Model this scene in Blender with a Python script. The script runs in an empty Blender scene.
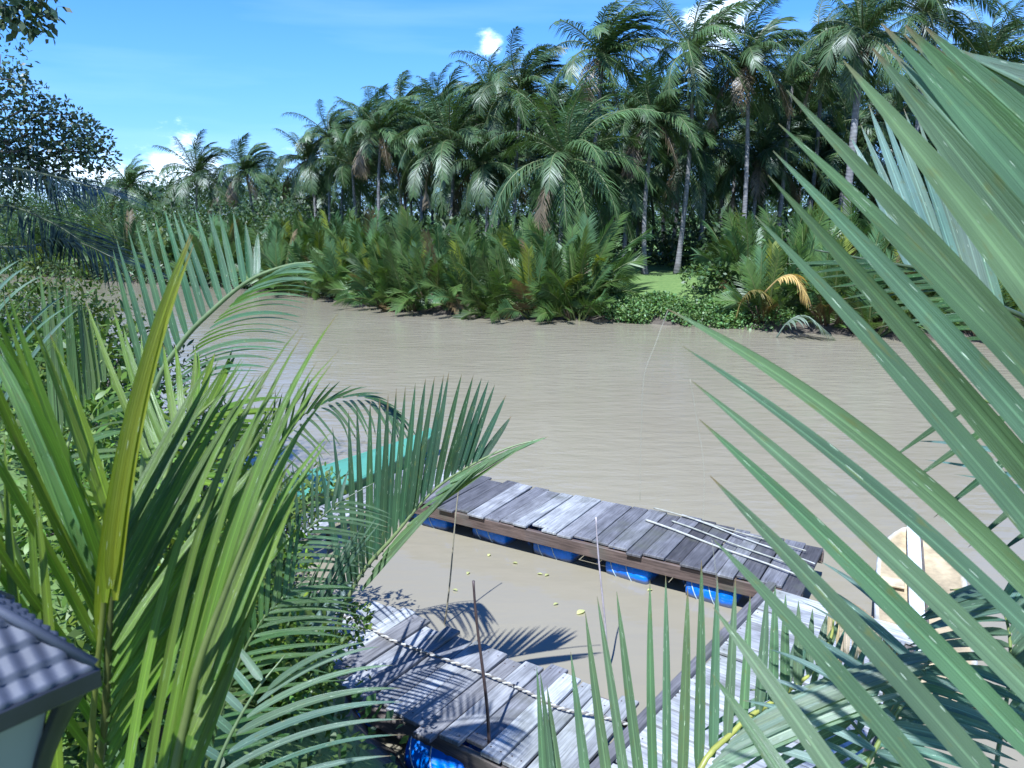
import bpy, math, random
import numpy as np
from mathutils import Vector, Matrix

R = math.radians
rng = np.random.default_rng(7)
random.seed(7)
scene = bpy.context.scene
COL = scene.collection

# ------------------------------------------------------------------ camera, sky, sun, exposure
F = 770.0
HCAM = 4.5
PITCH = R(12.4)
cam_d = bpy.data.cameras.new('camera')
cam = bpy.data.objects.new('camera', cam_d)
COL.objects.link(cam)
cam.location = (0, 0, HCAM)
cam.rotation_euler = (R(90) - PITCH, 0, 0)
cam_d.sensor_width = 36.0
cam_d.lens = 36.0 * F / 1024.0
cam_d.clip_start = 0.05
cam_d.clip_end = 6000
cam_d.dof.use_dof = True
cam_d.dof.focus_distance = 14.0
cam_d.dof.aperture_fstop = 9.0
scene.camera = cam

SUN_EL = R(58)
SUN_AZ_VEC = Vector((-0.40, -0.92, 0)).normalized()      # horizontal direction towards the sun: behind the camera, to its left
SUN_DIR = Vector((SUN_AZ_VEC.x * math.cos(SUN_EL), SUN_AZ_VEC.y * math.cos(SUN_EL), math.sin(SUN_EL)))

world = bpy.data.worlds.new('World')
scene.world = world
world.use_nodes = True
wn, wl = world.node_tree.nodes, world.node_tree.links
wn.clear()
w_out = wn.new('ShaderNodeOutputWorld')
w_bg = wn.new('ShaderNodeBackground')
w_bg.inputs['Strength'].default_value = 0.12
sky = wn.new('ShaderNodeTexSky')
sky.sky_type = 'NISHITA'
sky.sun_disc = False
sky.sun_elevation = SUN_EL
sky.sun_rotation = math.atan2(SUN_AZ_VEC.x, SUN_AZ_VEC.y)
sky.air_density = 1.0
sky.dust_density = 0.0
sky.ozone_density = 3.0
tc = wn.new('ShaderNodeTexCoord')


def wmath(op, a, b=None):
    n = wn.new('ShaderNodeMath')
    n.operation = op
    for i, v in enumerate((a, b)):
        if v is None:
            continue
        if isinstance(v, (int, float)):
            n.inputs[i].default_value = v
        else:
            wl.new(v, n.inputs[i])
    return n.outputs[0]


# clouds: low white banks, given as (azimuth deg from +Y to the right, elevation deg, half widths)
sep = wn.new('ShaderNodeSeparateXYZ')
wl.new(tc.outputs['Generated'], sep.inputs[0])
az = wmath('ARCTAN2', sep.outputs[0], sep.outputs[1])
el = wmath('ARCSINE', sep.outputs[2])
cn = wn.new('ShaderNodeTexNoise')
cn.inputs['Scale'].default_value = 14.0
cn.inputs['Detail'].default_value = 7.0
cn.inputs['Roughness'].default_value = 0.62
cmap = wn.new('ShaderNodeMapping')
cmap.inputs['Scale'].default_value = (1, 1, 2.2)
wl.new(tc.outputs['Generated'], cmap.inputs[0])
wl.new(cmap.outputs[0], cn.inputs['Vector'])
total = None
for (a0, e0, wa, we) in [(-24, 2.2, 11, 2.6), (-1.4, 11.4, 1.3, 1.0), (28, 15.6, 11, 3.4), (14, 12.6, 3, 2.0), (60, 9, 20, 6), (-75, 8, 22, 5), (150, 20, 40, 10), (-140, 25, 30, 8)]:
    dx = wmath('DIVIDE', wmath('SUBTRACT', az, R(a0)), R(wa))
    dy = wmath('DIVIDE', wmath('SUBTRACT', el, R(e0)), R(we))
    r2 = wmath('ADD', wmath('MULTIPLY', dx, dx), wmath('MULTIPLY', dy, dy))
    g = wmath('POWER', 2.718, wmath('MULTIPLY', r2, -1.0))
    total = g if total is None else wmath('MAXIMUM', total, g)
dens = wmath('ADD', wmath('MULTIPLY', total, 1.0), wmath('MULTIPLY', wmath('SUBTRACT', cn.outputs['Fac'], 0.5), 2.2))
ramp = wn.new('ShaderNodeMapRange')
ramp.inputs['From Min'].default_value = 0.40
ramp.inputs['From Max'].default_value = 1.05
ramp.interpolation_type = 'SMOOTHSTEP'
wl.new(dens, ramp.inputs['Value'])
# thin high streaks
cn2 = wn.new('ShaderNodeTexNoise')
cn2.inputs['Scale'].default_value = 3.0
cn2.inputs['Detail'].default_value = 6.0
cmap2 = wn.new('ShaderNodeMapping')
cmap2.inputs['Scale'].default_value = (0.6, 1.0, 6.0)
cmap2.inputs['Rotation'].default_value = (0, R(8), 0)
wl.new(tc.outputs['Generated'], cmap2.inputs[0])
wl.new(cmap2.outputs[0], cn2.inputs['Vector'])
st = wn.new('ShaderNodeMapRange')
st.inputs['From Min'].default_value = 0.48
st.inputs['From Max'].default_value = 0.85
st.inputs['To Max'].default_value = 0.12
wl.new(cn2.outputs['Fac'], st.inputs['Value'])
cfac = wmath('MINIMUM', wmath('ADD', ramp.outputs[0], st.outputs[0]), 1.0)
hs = wn.new('ShaderNodeHueSaturation')
hs.inputs['Saturation'].default_value = 1.35
hs.inputs['Value'].default_value = 0.92
hs.inputs['Hue'].default_value = 0.516
wl.new(sky.outputs[0], hs.inputs['Color'])
mixw = wn.new('ShaderNodeMix')
mixw.data_type = 'RGBA'
wl.new(cfac, mixw.inputs[0])
deep = wn.new('ShaderNodeMix')
deep.data_type = 'RGBA'
low = wn.new('ShaderNodeMapRange')
low.inputs['From Min'].default_value = 0.02
low.inputs['From Max'].default_value = 0.45
low.inputs['To Min'].default_value = 0.72
low.inputs['To Max'].default_value = 0.0
wl.new(sep.outputs[2], low.inputs['Value'])
wl.new(low.outputs[0], deep.inputs[0])
wl.new(hs.outputs[0], deep.inputs[6])
deep.inputs[7].default_value = (1.15, 3.0, 6.3, 1)
wl.new(deep.outputs[2], mixw.inputs[6])
mixw.inputs[7].default_value = (9.5, 10.6, 11.0, 1)
wl.new(mixw.outputs[2], w_bg.inputs['Color'])
wl.new(w_bg.outputs[0], w_out.inputs['Surface'])

sun_d = bpy.data.lights.new('sun', 'SUN')
sun_d.energy = 4.9
sun_d.angle = R(0.5)
sun_d.color = (1.0, 0.975, 0.93)
sun = bpy.data.objects.new('sun', sun_d)
COL.objects.link(sun)
sun.rotation_euler = SUN_DIR.to_track_quat('Z', 'Y').to_euler()

scene.view_settings.view_transform = 'Standard'
scene.view_settings.look = 'None'
scene.view_settings.gamma = 1.0
scene.view_settings.exposure = 0.85
scene.view_settings.use_white_balance = True        # the photo was balanced cool
scene.view_settings.white_balance_temperature = 5500
scene.view_settings.white_balance_tint = 10
scene.cycles.max_bounces = 8
scene.cycles.transparent_max_bounces = 8
scene.cycles.sample_clamp_indirect = 6.0
scene.cycles.use_denoising = True

# ------------------------------------------------------------------ helpers
SP, CP = math.sin(PITCH), math.cos(PITCH)


def ray(px, py):
    x = (px - 512.0) / F
    u = -(py - 384.0) / F
    return np.array([x, CP + u * SP, -SP + u * CP])


def P(px, py, d):
    """A point at forward distance d seen at a place of the picture."""
    r = ray(px, py)
    return np.array([0, 0, HCAM]) + r * (d / r[1])


def PZ(px, py, z):
    r = ray(px, py)
    return np.array([0, 0, HCAM]) + r * ((z - HCAM) / r[2])


def tag(o, label=None, cat=None, group=None, kind=None):
    if label: o['label'] = label
    if cat: o['category'] = cat
    if group: o['group'] = group
    if kind: o['kind'] = kind
    return o


def empty(name, loc, label=None, cat=None, group=None):
    o = bpy.data.objects.new(name, None)
    COL.objects.link(o)
    o.location = Vector([float(c) for c in loc])
    o.empty_display_size = 0.2
    return tag(o, label, cat, group)


def norm(a):
    return a / np.maximum(np.linalg.norm(a, axis=-1, keepdims=True), 1e-9)


class MB:
    """Collects geometry with per-vertex colour and uv; build() links it as one mesh object."""
    def __init__(self):
        self.v, self.f, self.c, self.uv, self.n = [], [], [], [], 0
        self.smooth = True

    def add(self, verts, faces, col=(1, 1, 1), uv=None):
        verts = np.asarray(verts, float).reshape(-1, 3)
        k = len(verts)
        col = np.asarray(col, float)
        if col.ndim == 1:
            col = np.tile(col[:3], (k, 1))
        if uv is None:
            uv = np.zeros((k, 2))
        self.v.append(verts)
        self.c.append(col)
        self.uv.append(uv)
        if isinstance(faces, np.ndarray):
            faces = [faces]
        else:
            g = {}
            for fc in faces:
                g.setdefault(len(fc), []).append(fc)
            faces = [np.array(x) for x in g.values()]
        for fa in faces:
            self.f.append(fa + self.n)
        self.n += k

    def box(self, c, size, col=(1, 1, 1), axes=None, bev=0.0):
        """Box at centre c; axes = three unit rows; chamfered along its edges when bev > 0."""
        ax = np.eye(3) if axes is None else np.asarray(axes, float)
        h = np.asarray(size, float) / 2
        if bev <= 0:
            s = np.array([[-1, -1, -1], [1, -1, -1], [1, 1, -1], [-1, 1, -1], [-1, -1, 1], [1, -1, 1], [1, 1, 1], [-1, 1, 1]], float)
            self.add(np.asarray(c) + (s * h) @ ax, [(0, 3, 2, 1), (4, 5, 6, 7), (0, 1, 5, 4), (1, 2, 6, 5), (2, 3, 7, 6), (3, 0, 4, 7)], col)
            return
        hb = h - bev
        vs = []
        for z, xy in ((-h[2], hb), (-hb[2], h), (hb[2], h), (h[2], hb)):
            for sx, sy in ((-1, -1), (1, -1), (1, 1), (-1, 1)):
                vs.append((sx * xy[0], sy * xy[1], z))
        fs = [(3, 2, 1, 0), (12, 13, 14, 15)]
        for l in range(3):
            for k in range(4):
                fs.append((l * 4 + k, l * 4 + (k + 1) % 4, l * 4 + 4 + (k + 1) % 4, l * 4 + 4 + k))
        self.add(np.asarray(c) + np.array(vs) @ ax, fs, col)

    def tube(self, pts, rad, n=8, col=(1, 1, 1), cap=True):
        pts = np.asarray(pts, float)
        m = len(pts)
        rad = np.full(m, rad) if np.isscalar(rad) else np.asarray(rad, float)
        t = norm(np.gradient(pts, axis=0))
        ref = np.array([0, 0, 1.0]) if abs(t[0][2]) < 0.9 else np.array([1.0, 0, 0])
        a = norm(np.cross(t[0], ref))
        vs = []
        ang = np.linspace(0, 2 * np.pi, n, endpoint=False)
        for i in range(m):
            a = norm(a - t[i] * np.dot(a, t[i]))
            b = np.cross(t[i], a)
            vs.append(pts[i] + rad[i] * (np.cos(ang)[:, None] * a + np.sin(ang)[:, None] * b))
        vs = np.concatenate(vs)
        i, j = np.meshgrid(np.arange(m - 1), np.arange(n), indexing='ij')
        q = np.stack([i * n + j, i * n + (j + 1) % n, (i + 1) * n + (j + 1) % n, (i + 1) * n + j], -1).reshape(-1, 4)
        cols = np.asarray(col, float)
        if cols.ndim == 2:
            cols = np.repeat(cols, n, axis=0)
        uv = np.stack([np.tile(ang / (2 * np.pi), m), np.repeat(np.linspace(0, 1, m), n)], -1)
        fs = [q]
        if cap:
            fs.append(np.array([list(range(n))[::-1], [(m - 1) * n + k for k in range(n)]]))
        k0 = self.n
        self.v.append(vs); self.c.append(np.tile(cols[:3], (len(vs), 1)) if cols.ndim == 1 else cols); self.uv.append(uv)
        for fa in fs:
            self.f.append(fa + k0)
        self.n += len(vs)

    def blades(self, B, C, T, W, N, nseg=3, fold=0.0, col=(1, 1, 1), prof='nipa', three=False):
        """Leaf blades from base B through control C to tip T, half width W, face normal hint N."""
        B, C, T = (np.asarray(a, float).reshape(-1, 3) for a in (B, C, T))
        n = len(B)
        W = np.broadcast_to(np.asarray(W, float), (n,))
        N = np.broadcast_to(np.asarray(N, float), (n, 3))
        s = np.linspace(0, 1, nseg + 1)
        if prof == 'nipa':
            w = np.minimum(1, 0.42 + s / 0.16) * np.clip(1 - s ** 2.6, 0, 1) ** 0.9
        elif prof == 'long':
            w = np.minimum(1, 0.45 + s / 0.25) * np.clip(1 - s ** 1.7, 0, 1)
        else:
            w = np.sin(np.pi * np.clip(s * 0.96 + 0.04, 0, 1)) ** 0.8
        w = np.maximum(w, 0.03)
        S = s[None, :, None]
        pos = (1 - S) ** 2 * B[:, None] + 2 * S * (1 - S) * C[:, None] + S ** 2 * T[:, None]
        tan = norm(2 * (1 - S) * (C - B)[:, None] + 2 * S * (T - C)[:, None] + 1e-6)
        side = norm(np.cross(tan, N[:, None, :]))
        nn = np.cross(side, tan)
        ww = W[:, None, None] * w[None, :, None]
        L = pos - side * ww + nn * ww * fold
        Rr = pos + side * ww + nn * ww * fold
        cols = np.asarray(col, float)
        if cols.ndim == 1:
            cols = np.tile(cols, (n, 1))
        if three:
            V = np.stack([L, pos, Rr], 2)
            k = 3
        else:
            V = np.stack([L, Rr], 2)
            k = 2
        idx = np.arange(n * (nseg + 1) * k).reshape(n, nseg + 1, k)
        qs = []
        for a in range(k - 1):
            qs.append(np.stack([idx[:, :-1, a], idx[:, :-1, a + 1], idx[:, 1:, a + 1], idx[:, 1:, a]], -1).reshape(-1, 4))
        uu = np.array([0, 0.5, 1.0]) if three else np.array([0, 1.0])
        U = np.broadcast_to(uu[None, None, :] + rng.integers(0, 50, n)[:, None, None], (n, nseg + 1, k))
        Vv = np.broadcast_to(s[None, :, None], (n, nseg + 1, k))
        uv = np.stack([U, Vv], -1).reshape(-1, 2)
        self.add(V.reshape(-1, 3), np.concatenate(qs), np.repeat(cols, (nseg + 1) * k, axis=0), uv)

    def build(self, name, mat, parent=None, smooth=None, loc=None):
        """Vertices are in world space; they are stored relative to the parent (or to loc)."""
        v = np.concatenate(self.v)
        off = np.zeros(3)
        if loc is not None:
            off = np.asarray(loc, float)
        if parent is not None:
            off = world_loc(parent)
        v = v - off
        me = bpy.data.meshes.new(name)
        me.vertices.add(len(v))
        me.vertices.foreach_set('co', v.astype(np.float32).ravel())
        lens = np.concatenate([np.full(len(f), f.shape[1]) for f in self.f])
        loops = np.concatenate([f.ravel() for f in self.f])
        me.loops.add(len(loops))
        me.loops.foreach_set('vertex_index', loops.astype(np.int32))
        me.polygons.add(len(lens))
        me.polygons.foreach_set('loop_start', np.concatenate([[0], np.cumsum(lens)[:-1]]).astype(np.int32))
        sm = self.smooth if smooth is None else smooth
        me.polygons.foreach_set('use_smooth', np.full(len(lens), sm))
        ca = me.color_attributes.new('Col', 'FLOAT_COLOR', 'POINT')
        c = np.concatenate(self.c)
        ca.data.foreach_set('color', np.concatenate([c, np.ones((len(c), 1))], 1).astype(np.float32).ravel())
        uvl = me.uv_layers.new(name='UVMap')
        uv = np.concatenate(self.uv)[loops]
        uvl.data.foreach_set('uv', uv.astype(np.float32).ravel())
        me.update(calc_edges=True)
        me.validate()
        if mat is not None:
            me.materials.append(mat)
        o = bpy.data.objects.new(name, me)
        COL.objects.link(o)
        if parent is not None:
            o.parent = parent
        elif loc is not None:
            o.location = Vector([float(x) for x in off])
        return o


def world_loc(o):
    p = np.zeros(3)
    while o is not None:
        p = p + np.array(o.location)
        o = o.parent
    return p


def copy_tree(o, parent=None):
    c = o.copy()
    COL.objects.link(c)
    c.parent = parent
    for ch in list(o.children):
        copy_tree(ch, c)
    return c


def spline(pts, n):
    """Catmull-Rom through pts, n samples."""
    p = np.asarray(pts, float)
    if len(p) == 2:
        return p[0] + (p[1] - p[0]) * np.linspace(0, 1, n)[:, None]
    q = np.vstack([2 * p[0] - p[1], p, 2 * p[-1] - p[-2]])
    u = np.linspace(0, len(p) - 1 - 1e-6, n)
    i = u.astype(int)
    t = (u - i)[:, None]
    a, b, c, d = q[i], q[i + 1], q[i + 2], q[i + 3]
    return 0.5 * (2 * b + (c - a) * t + (2 * a - 5 * b + 4 * c - d) * t ** 2 + (3 * b - a - 3 * c + d) * t ** 3)


def jit(n, s):
    return 1 + rng.normal(0, s, (n, 1))


# ------------------------------------------------------------------ materials
def new_mat(name):
    m = bpy.data.materials.new(name)
    m.use_nodes = True
    nt = m.node_tree
    nt.nodes.clear()
    out = nt.nodes.new('ShaderNodeOutputMaterial')
    b = nt.nodes.new('ShaderNodeBsdfPrincipled')
    nt.links.new(b.outputs[0], out.inputs['Surface'])
    return m, nt, b, out


def nd(nt, typ, **kw):
    n = nt.nodes.new(typ)
    for k, v in kw.items():
        setattr(n, k, v)
    return n


def noise(nt, scale, detail=4, vec=None, rough=0.55):
    n = nd(nt, 'ShaderNodeTexNoise')
    n.inputs['Scale'].default_value = scale
    n.inputs['Detail'].default_value = detail
    n.inputs['Roughness'].default_value = rough
    if vec is not None:
        nt.links.new(vec, n.inputs['Vector'])
    return n.outputs['Fac']


def mrange(nt, v, a, b, c, d):
    n = nd(nt, 'ShaderNodeMapRange')
    for i, x in enumerate((a, b, c, d)):
        n.inputs[i + 1].default_value = x
    nt.links.new(v, n.inputs[0])
    return n.outputs[0]


def mul_col(nt, c, f):
    n = nd(nt, 'ShaderNodeMix', data_type='RGBA', blend_type='MULTIPLY')
    n.inputs[0].default_value = 1
    nt.links.new(c, n.inputs[6])
    nt.links.new(f, n.inputs[7])
    return n.outputs[2]


def mix_col(nt, f, a, b):
    n = nd(nt, 'ShaderNodeMix', data_type='RGBA')
    nt.links.new(f, n.inputs[0])
    for i, x in ((6, a), (7, b)):
        if isinstance(x, tuple):
            n.inputs[i].default_value = (*x, 1)
        else:
            nt.links.new(x, n.inputs[i])
    return n.outputs[2]


def bump(nt, b, h, strength, dist):
    n = nd(nt, 'ShaderNodeBump')
    n.inputs['Strength'].default_value = strength
    n.inputs['Distance'].default_value = dist
    nt.links.new(h, n.inputs['Height'])
    nt.links.new(n.outputs[0], b.inputs['Normal'])


def mapping(nt, src, scale):
    m = nd(nt, 'ShaderNodeMapping')
    m.inputs['Scale'].default_value = scale
    nt.links.new(src, m.inputs[0])
    return m.outputs[0]


def leaf_mat(name, rough=0.38, trans=0.3, pleats=False, spec=0.5, rand=0.25, tint=(1.0, 1.0, 1.0)):
    m, nt, b, out = new_mat(name)
    at = nd(nt, 'ShaderNodeAttribute', attribute_name='Col')
    tcn = nd(nt, 'ShaderNodeTexCoord')
    oi = nd(nt, 'ShaderNodeObjectInfo')
    nz = noise(nt, 2.2 if pleats else 0.9, 3, tcn.outputs['Object'])
    f = mrange(nt, nz, 0.3, 0.7, 0.75, 1.25)
    c = mul_col(nt, at.outputs['Color'], f)
    c = mul_col(nt, c, mrange(nt, oi.outputs['Random'], 0, 1, 1 - rand, 1 + rand))
    if pleats:
        v = mapping(nt, tcn.outputs['UV'], (9, 0.6, 1))
        st = noise(nt, 1.0, 2, v)
        c = mul_col(nt, c, mrange(nt, st, 0.3, 0.7, 0.82, 1.2))
        # worn pale flecks and yellowish spots along the veins
        v2 = mapping(nt, tcn.outputs['UV'], (7, 9, 1))
        fl = noise(nt, 1.6, 1, v2)
        c = mix_col(nt, mrange(nt, fl, 0.715, 0.74, 0, 0.8), c, (0.5, 0.55, 0.42))
        v3 = mapping(nt, tcn.outputs['UV'], (2.5, 14, 1))
        sp = noise(nt, 1.0, 2, v3)
        c = mix_col(nt, mrange(nt, sp, 0.60, 0.74, 0, 0.55), c, (0.13, 0.13, 0.03))
        # lighter midrib line down the blade, browned tip
        su = nd(nt, 'ShaderNodeSeparateXYZ')
        nt.links.new(tcn.outputs['UV'], su.inputs[0])
        fu = nd(nt, 'ShaderNodeMath', operation='FRACT')
        nt.links.new(su.outputs[0], fu.inputs[0])
        du = nd(nt, 'ShaderNodeMath', operation='SUBTRACT')
        nt.links.new(fu.outputs[0], du.inputs[0])
        du.inputs[1].default_value = 0.5
        ab = nd(nt, 'ShaderNodeMath', operation='ABSOLUTE')
        nt.links.new(du.outputs[0], ab.inputs[0])
        c = mul_col(nt, c, mrange(nt, ab.outputs[0], 0.02, 0.07, 1.55, 1.0))
        tipn = nd(nt, 'ShaderNodeMath', operation='ADD')
        nt.links.new(su.outputs[1], tipn.inputs[0])
        nt.links.new(mrange(nt, noise(nt, 3.0, 4, tcn.outputs['Object']), 0.3, 0.7, -0.08, 0.05), tipn.inputs[1])
        c = mix_col(nt, mrange(nt, tipn.outputs[0], 0.93, 0.985, 0, 0.85), c, (0.20, 0.13, 0.06))
        v4 = mapping(nt, tcn.outputs['UV'], (16, 0.3, 1))
        bump(nt, b, noise(nt, 1.0, 3, v4), 0.55, 0.004)
        nt.links.new(mrange(nt, noise(nt, 6, 4, tcn.outputs['Object']), 0.3, 0.7, rough - 0.07, rough + 0.14), b.inputs['Roughness'])
    else:
        b.inputs['Roughness'].default_value = rough
    nt.links.new(c, b.inputs['Base Color'])
    b.inputs['Specular IOR Level'].default_value = spec
    tr = nd(nt, 'ShaderNodeBsdfTranslucent')
    tcol = nd(nt, 'ShaderNodeMix', data_type='RGBA', blend_type='MULTIPLY')
    tcol.inputs[0].default_value = 1
    nt.links.new(c, tcol.inputs[6])
    tcol.inputs[7].default_value = (1.7, 1.75, 0.5, 1)
    nt.links.new(tcol.outputs[2], tr.inputs['Color'])
    mx = nd(nt, 'ShaderNodeMixShader')
    mx.inputs[0].default_value = trans
    nt.links.new(b.outputs[0], mx.inputs[1])
    nt.links.new(tr.outputs[0], mx.inputs[2])
    nt.links.new(mx.outputs[0], out.inputs['Surface'])
    return m


def solid(name, col=None, rough=0.5, metal=0.0, nscale=None, namt=0.2, bscale=None, bamt=0.2, bdist=0.01, spec=0.5):
    m, nt, b, out = new_mat(name)
    tcn = nd(nt, 'ShaderNodeTexCoord')
    if col is None:
        c = nd(nt, 'ShaderNodeAttribute', attribute_name='Col').outputs['Color']
    else:
        r = nd(nt, 'ShaderNodeRGB')
        r.outputs[0].default_value = (*col, 1)
        c = r.outputs[0]
    if nscale:
        c = mul_col(nt, c, mrange(nt, noise(nt, nscale, 6, tcn.outputs['Object'], 0.62), 0.28, 0.72, 1 - namt, 1 + namt))
    nt.links.new(c, b.inputs['Base Color'])
    b.inputs['Roughness'].default_value = rough
    b.inputs['Metallic'].default_value = metal
    b.inputs['Specular IOR Level'].default_value = spec
    if bscale:
        bump(nt, b, noise(nt, bscale, 5, tcn.outputs['Object']), bamt, bdist)
    return m


M = {}
M['palm_leaf'] = leaf_mat('coconut palm leaf', 0.42, 0.14, rand=0.2, spec=0.45)
M['nipa_leaf'] = leaf_mat('nipa leaf far', 0.42, 0.2, rand=0.25, spec=0.4)
M['near_leaf'] = leaf_mat('nipa leaf near', 0.34, 0.3, pleats=True, rand=0.0)
M['broad_leaf'] = leaf_mat('broad leaf', 0.46, 0.25, rand=0.15, spec=0.4)
M['tree_leaf'] = leaf_mat('tree leaf', 0.4, 0.2, rand=0.1)
M['midrib'] = solid('leaf midrib', None, 0.4, nscale=14, namt=0.25)
M['thread'] = solid('dry leaf thread', (0.34, 0.31, 0.24), 0.7, nscale=9, namt=0.2)
M['coconut'] = solid('coconut husk', None, 0.55, nscale=9, namt=0.3)
M['rope'] = solid('rope', None, 0.85, nscale=40, namt=0.3, bscale=120, bamt=0.5, bdist=0.004)
M['bamboo'] = solid('bamboo', None, 0.5, nscale=12, namt=0.3)


def bark_mat():
    m, nt, b, out = new_mat('palm bark')
    tcn = nd(nt, 'ShaderNodeTexCoord')
    w = nd(nt, 'ShaderNodeTexWave', wave_type='BANDS', bands_direction='Z')
    w.inputs['Scale'].default_value = 2.1
    w.inputs['Distortion'].default_value = 6.0
    nt.links.new(tcn.outputs['Object'], w.inputs['Vector'])
    n1 = noise(nt, 3.0, 6, tcn.outputs['Object'])
    c = mix_col(nt, mrange(nt, n1, 0.3, 0.7, 0, 1), (0.12, 0.11, 0.10), (0.27, 0.26, 0.25))
    c = mul_col(nt, c, mrange(nt, w.outputs['Fac'], 0, 1, 0.88, 1.06))
    nt.links.new(c, b.inputs['Base Color'])
    b.inputs['Roughness'].default_value = 0.85
    bump(nt, b, w.outputs['Fac'], 0.3, 0.02)
    return m


M['bark'] = bark_mat()
M['tree_bark'] = solid('tree bark', (0.09, 0.075, 0.06), 0.9, nscale=6, namt=0.4, bscale=12, bamt=0.6, bdist=0.03)


def wood_mat():
    m, nt, b, out = new_mat('weathered plank wood')
    at = nd(nt, 'ShaderNodeAttribute', attribute_name='Col')
    uvn = nd(nt, 'ShaderNodeTexCoord')
    g = noise(nt, 1.0, 6, mapping(nt, uvn.outputs['UV'], (2.2, 46, 1)), 0.65)
    g2 = noise(nt, 1.0, 4, mapping(nt, uvn.outputs['UV'], (3.0, 8, 1)))
    c = mul_col(nt, at.outputs['Color'], mrange(nt, g, 0.3, 0.72, 0.5, 1.35))
    c = mul_col(nt, c, mrange(nt, g2, 0.3, 0.7, 0.7, 1.25))
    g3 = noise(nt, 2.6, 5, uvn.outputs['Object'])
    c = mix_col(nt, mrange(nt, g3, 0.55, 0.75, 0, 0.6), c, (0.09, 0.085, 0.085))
    g4 = noise(nt, 1.3, 5, uvn.outputs['Object'])
    c = mix_col(nt, mrange(nt, g4, 0.56, 0.70, 0, 0.45), c, (0.10, 0.105, 0.06))
    nt.links.new(c, b.inputs['Base Color'])
    b.inputs['Roughness'].default_value = 0.62
    b.inputs['Specular IOR Level'].default_value = 0.35
    bump(nt, b, g, 0.6, 0.006)
    return m


M['wood'] = wood_mat()


def water_mat():
    m, nt, b, out = new_mat('muddy river water')
    g = nd(nt, 'ShaderNodeNewGeometry')
    big = noise(nt, 0.12, 4, g.outputs['Position'])
    c = mix_col(nt, mrange(nt, big, 0.3, 0.7, 0, 1), (0.242, 0.209, 0.142), (0.280, 0.246, 0.172))
    nt.links.new(c, b.inputs['Base Color'])
    b.inputs['Roughness'].default_value = 0.06
    b.inputs['IOR'].default_value = 1.33
    v1 = mapping(nt, g.outputs['Position'], (0.9, 2.3, 1))
    v1.node.inputs['Rotation'].default_value = (0, 0, R(9))
    n1 = noise(nt, 1.6, 3, v1, 0.5)
    v2 = mapping(nt, g.outputs['Position'], (0.5, 0.9, 1))
    n2 = noise(nt, 0.8, 2, v2)
    mixh = nd(nt, 'ShaderNodeMath', operation='ADD')
    nt.links.new(n1, mixh.inputs[0])
    nt.links.new(n2, mixh.inputs[1])
    # the pool enclosed by the docks lies calmer than the open river
    sepn = nd(nt, 'ShaderNodeSeparateXYZ')
    nt.links.new(g.outputs['Position'], sepn.inputs[0])
    wv = mrange(nt, sepn.outputs[1], 9.0, 13.0, 0.08, 0.20)
    bn = nd(nt, 'ShaderNodeBump')
    bn.inputs['Distance'].default_value = 0.12
    nt.links.new(wv, bn.inputs['Strength'])
    nt.links.new(mixh.outputs[0], bn.inputs['Height'])
    nt.links.new(bn.outputs[0], b.inputs['Normal'])
    return m


M['water'] = water_mat()


def ground_mat():
    m, nt, b, out = new_mat('bank earth and grass')
    g = nd(nt, 'ShaderNodeNewGeometry')
    sepn = nd(nt, 'ShaderNodeSeparateXYZ')
    nt.links.new(g.outputs['Position'], sepn.inputs[0])
    n1 = noise(nt, 0.35, 6, g.outputs['Position'])
    n2 = noise(nt, 5.0, 5, g.outputs['Position'])
    grass = mix_col(nt, mrange(nt, n2, 0.3, 0.7, 0, 1), (0.09, 0.16, 0.035), (0.16, 0.23, 0.06))
    mud = mix_col(nt, mrange(nt, n2, 0.3, 0.7, 0, 1), (0.05, 0.04, 0.028), (0.115, 0.092, 0.065))
    add = nd(nt, 'ShaderNodeMath', operation='ADD')
    nt.links.new(sepn.outputs[2], add.inputs[0])
    nt.links.new(mrange(nt, n1, 0, 1, -0.6, 0.6), add.inputs[1])
    c = mix_col(nt, mrange(nt, add.outputs[0], 0.5, 0.9, 0, 1), mud, grass)
    nt.links.new(c, b.inputs['Base Color'])
    b.inputs['Roughness'].default_value = 0.9
    bump(nt, b, n2, 0.6, 0.08)
    return m


M['ground'] = ground_mat()

# ------------------------------------------------------------------ terrain and river
FAR = np.array([[-3000, 900], [-300, 160], [-80, 88], [-40, 61], [-24, 51.5], [-15, 47.5], [-12, 45.0], [-8.5, 40.5], [-6, 37.5], [-3, 35.5], [0, 34.3], [3, 33.4], [6, 32.5],
                [9, 31.0], [12, 29.5], [15, 28.2], [18, 27.2], [25, 25.5], [40, 23], [90, 14], [300, -30], [3000, -600]])
NEAR = np.array([[-3000, 700], [-300, 120], [-80, 62], [-40, 42], [-24, 32], [-15, 24], [-10, 18.5], [-7, 14.5], [-5, 12.0], [-3.5, 9.9], [-2.3, 8.0], [-1.2, 6.0], [0, 4.7], [2, 4.2],
                 [6, 4.0], [15, 1.0], [40, -10], [300, -110], [3000, -1200]])


def far_y(x): return np.interp(x, FAR[:, 0], FAR[:, 1])
def near_y(x): return np.interp(x, NEAR[:, 0], NEAR[:, 1])


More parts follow.
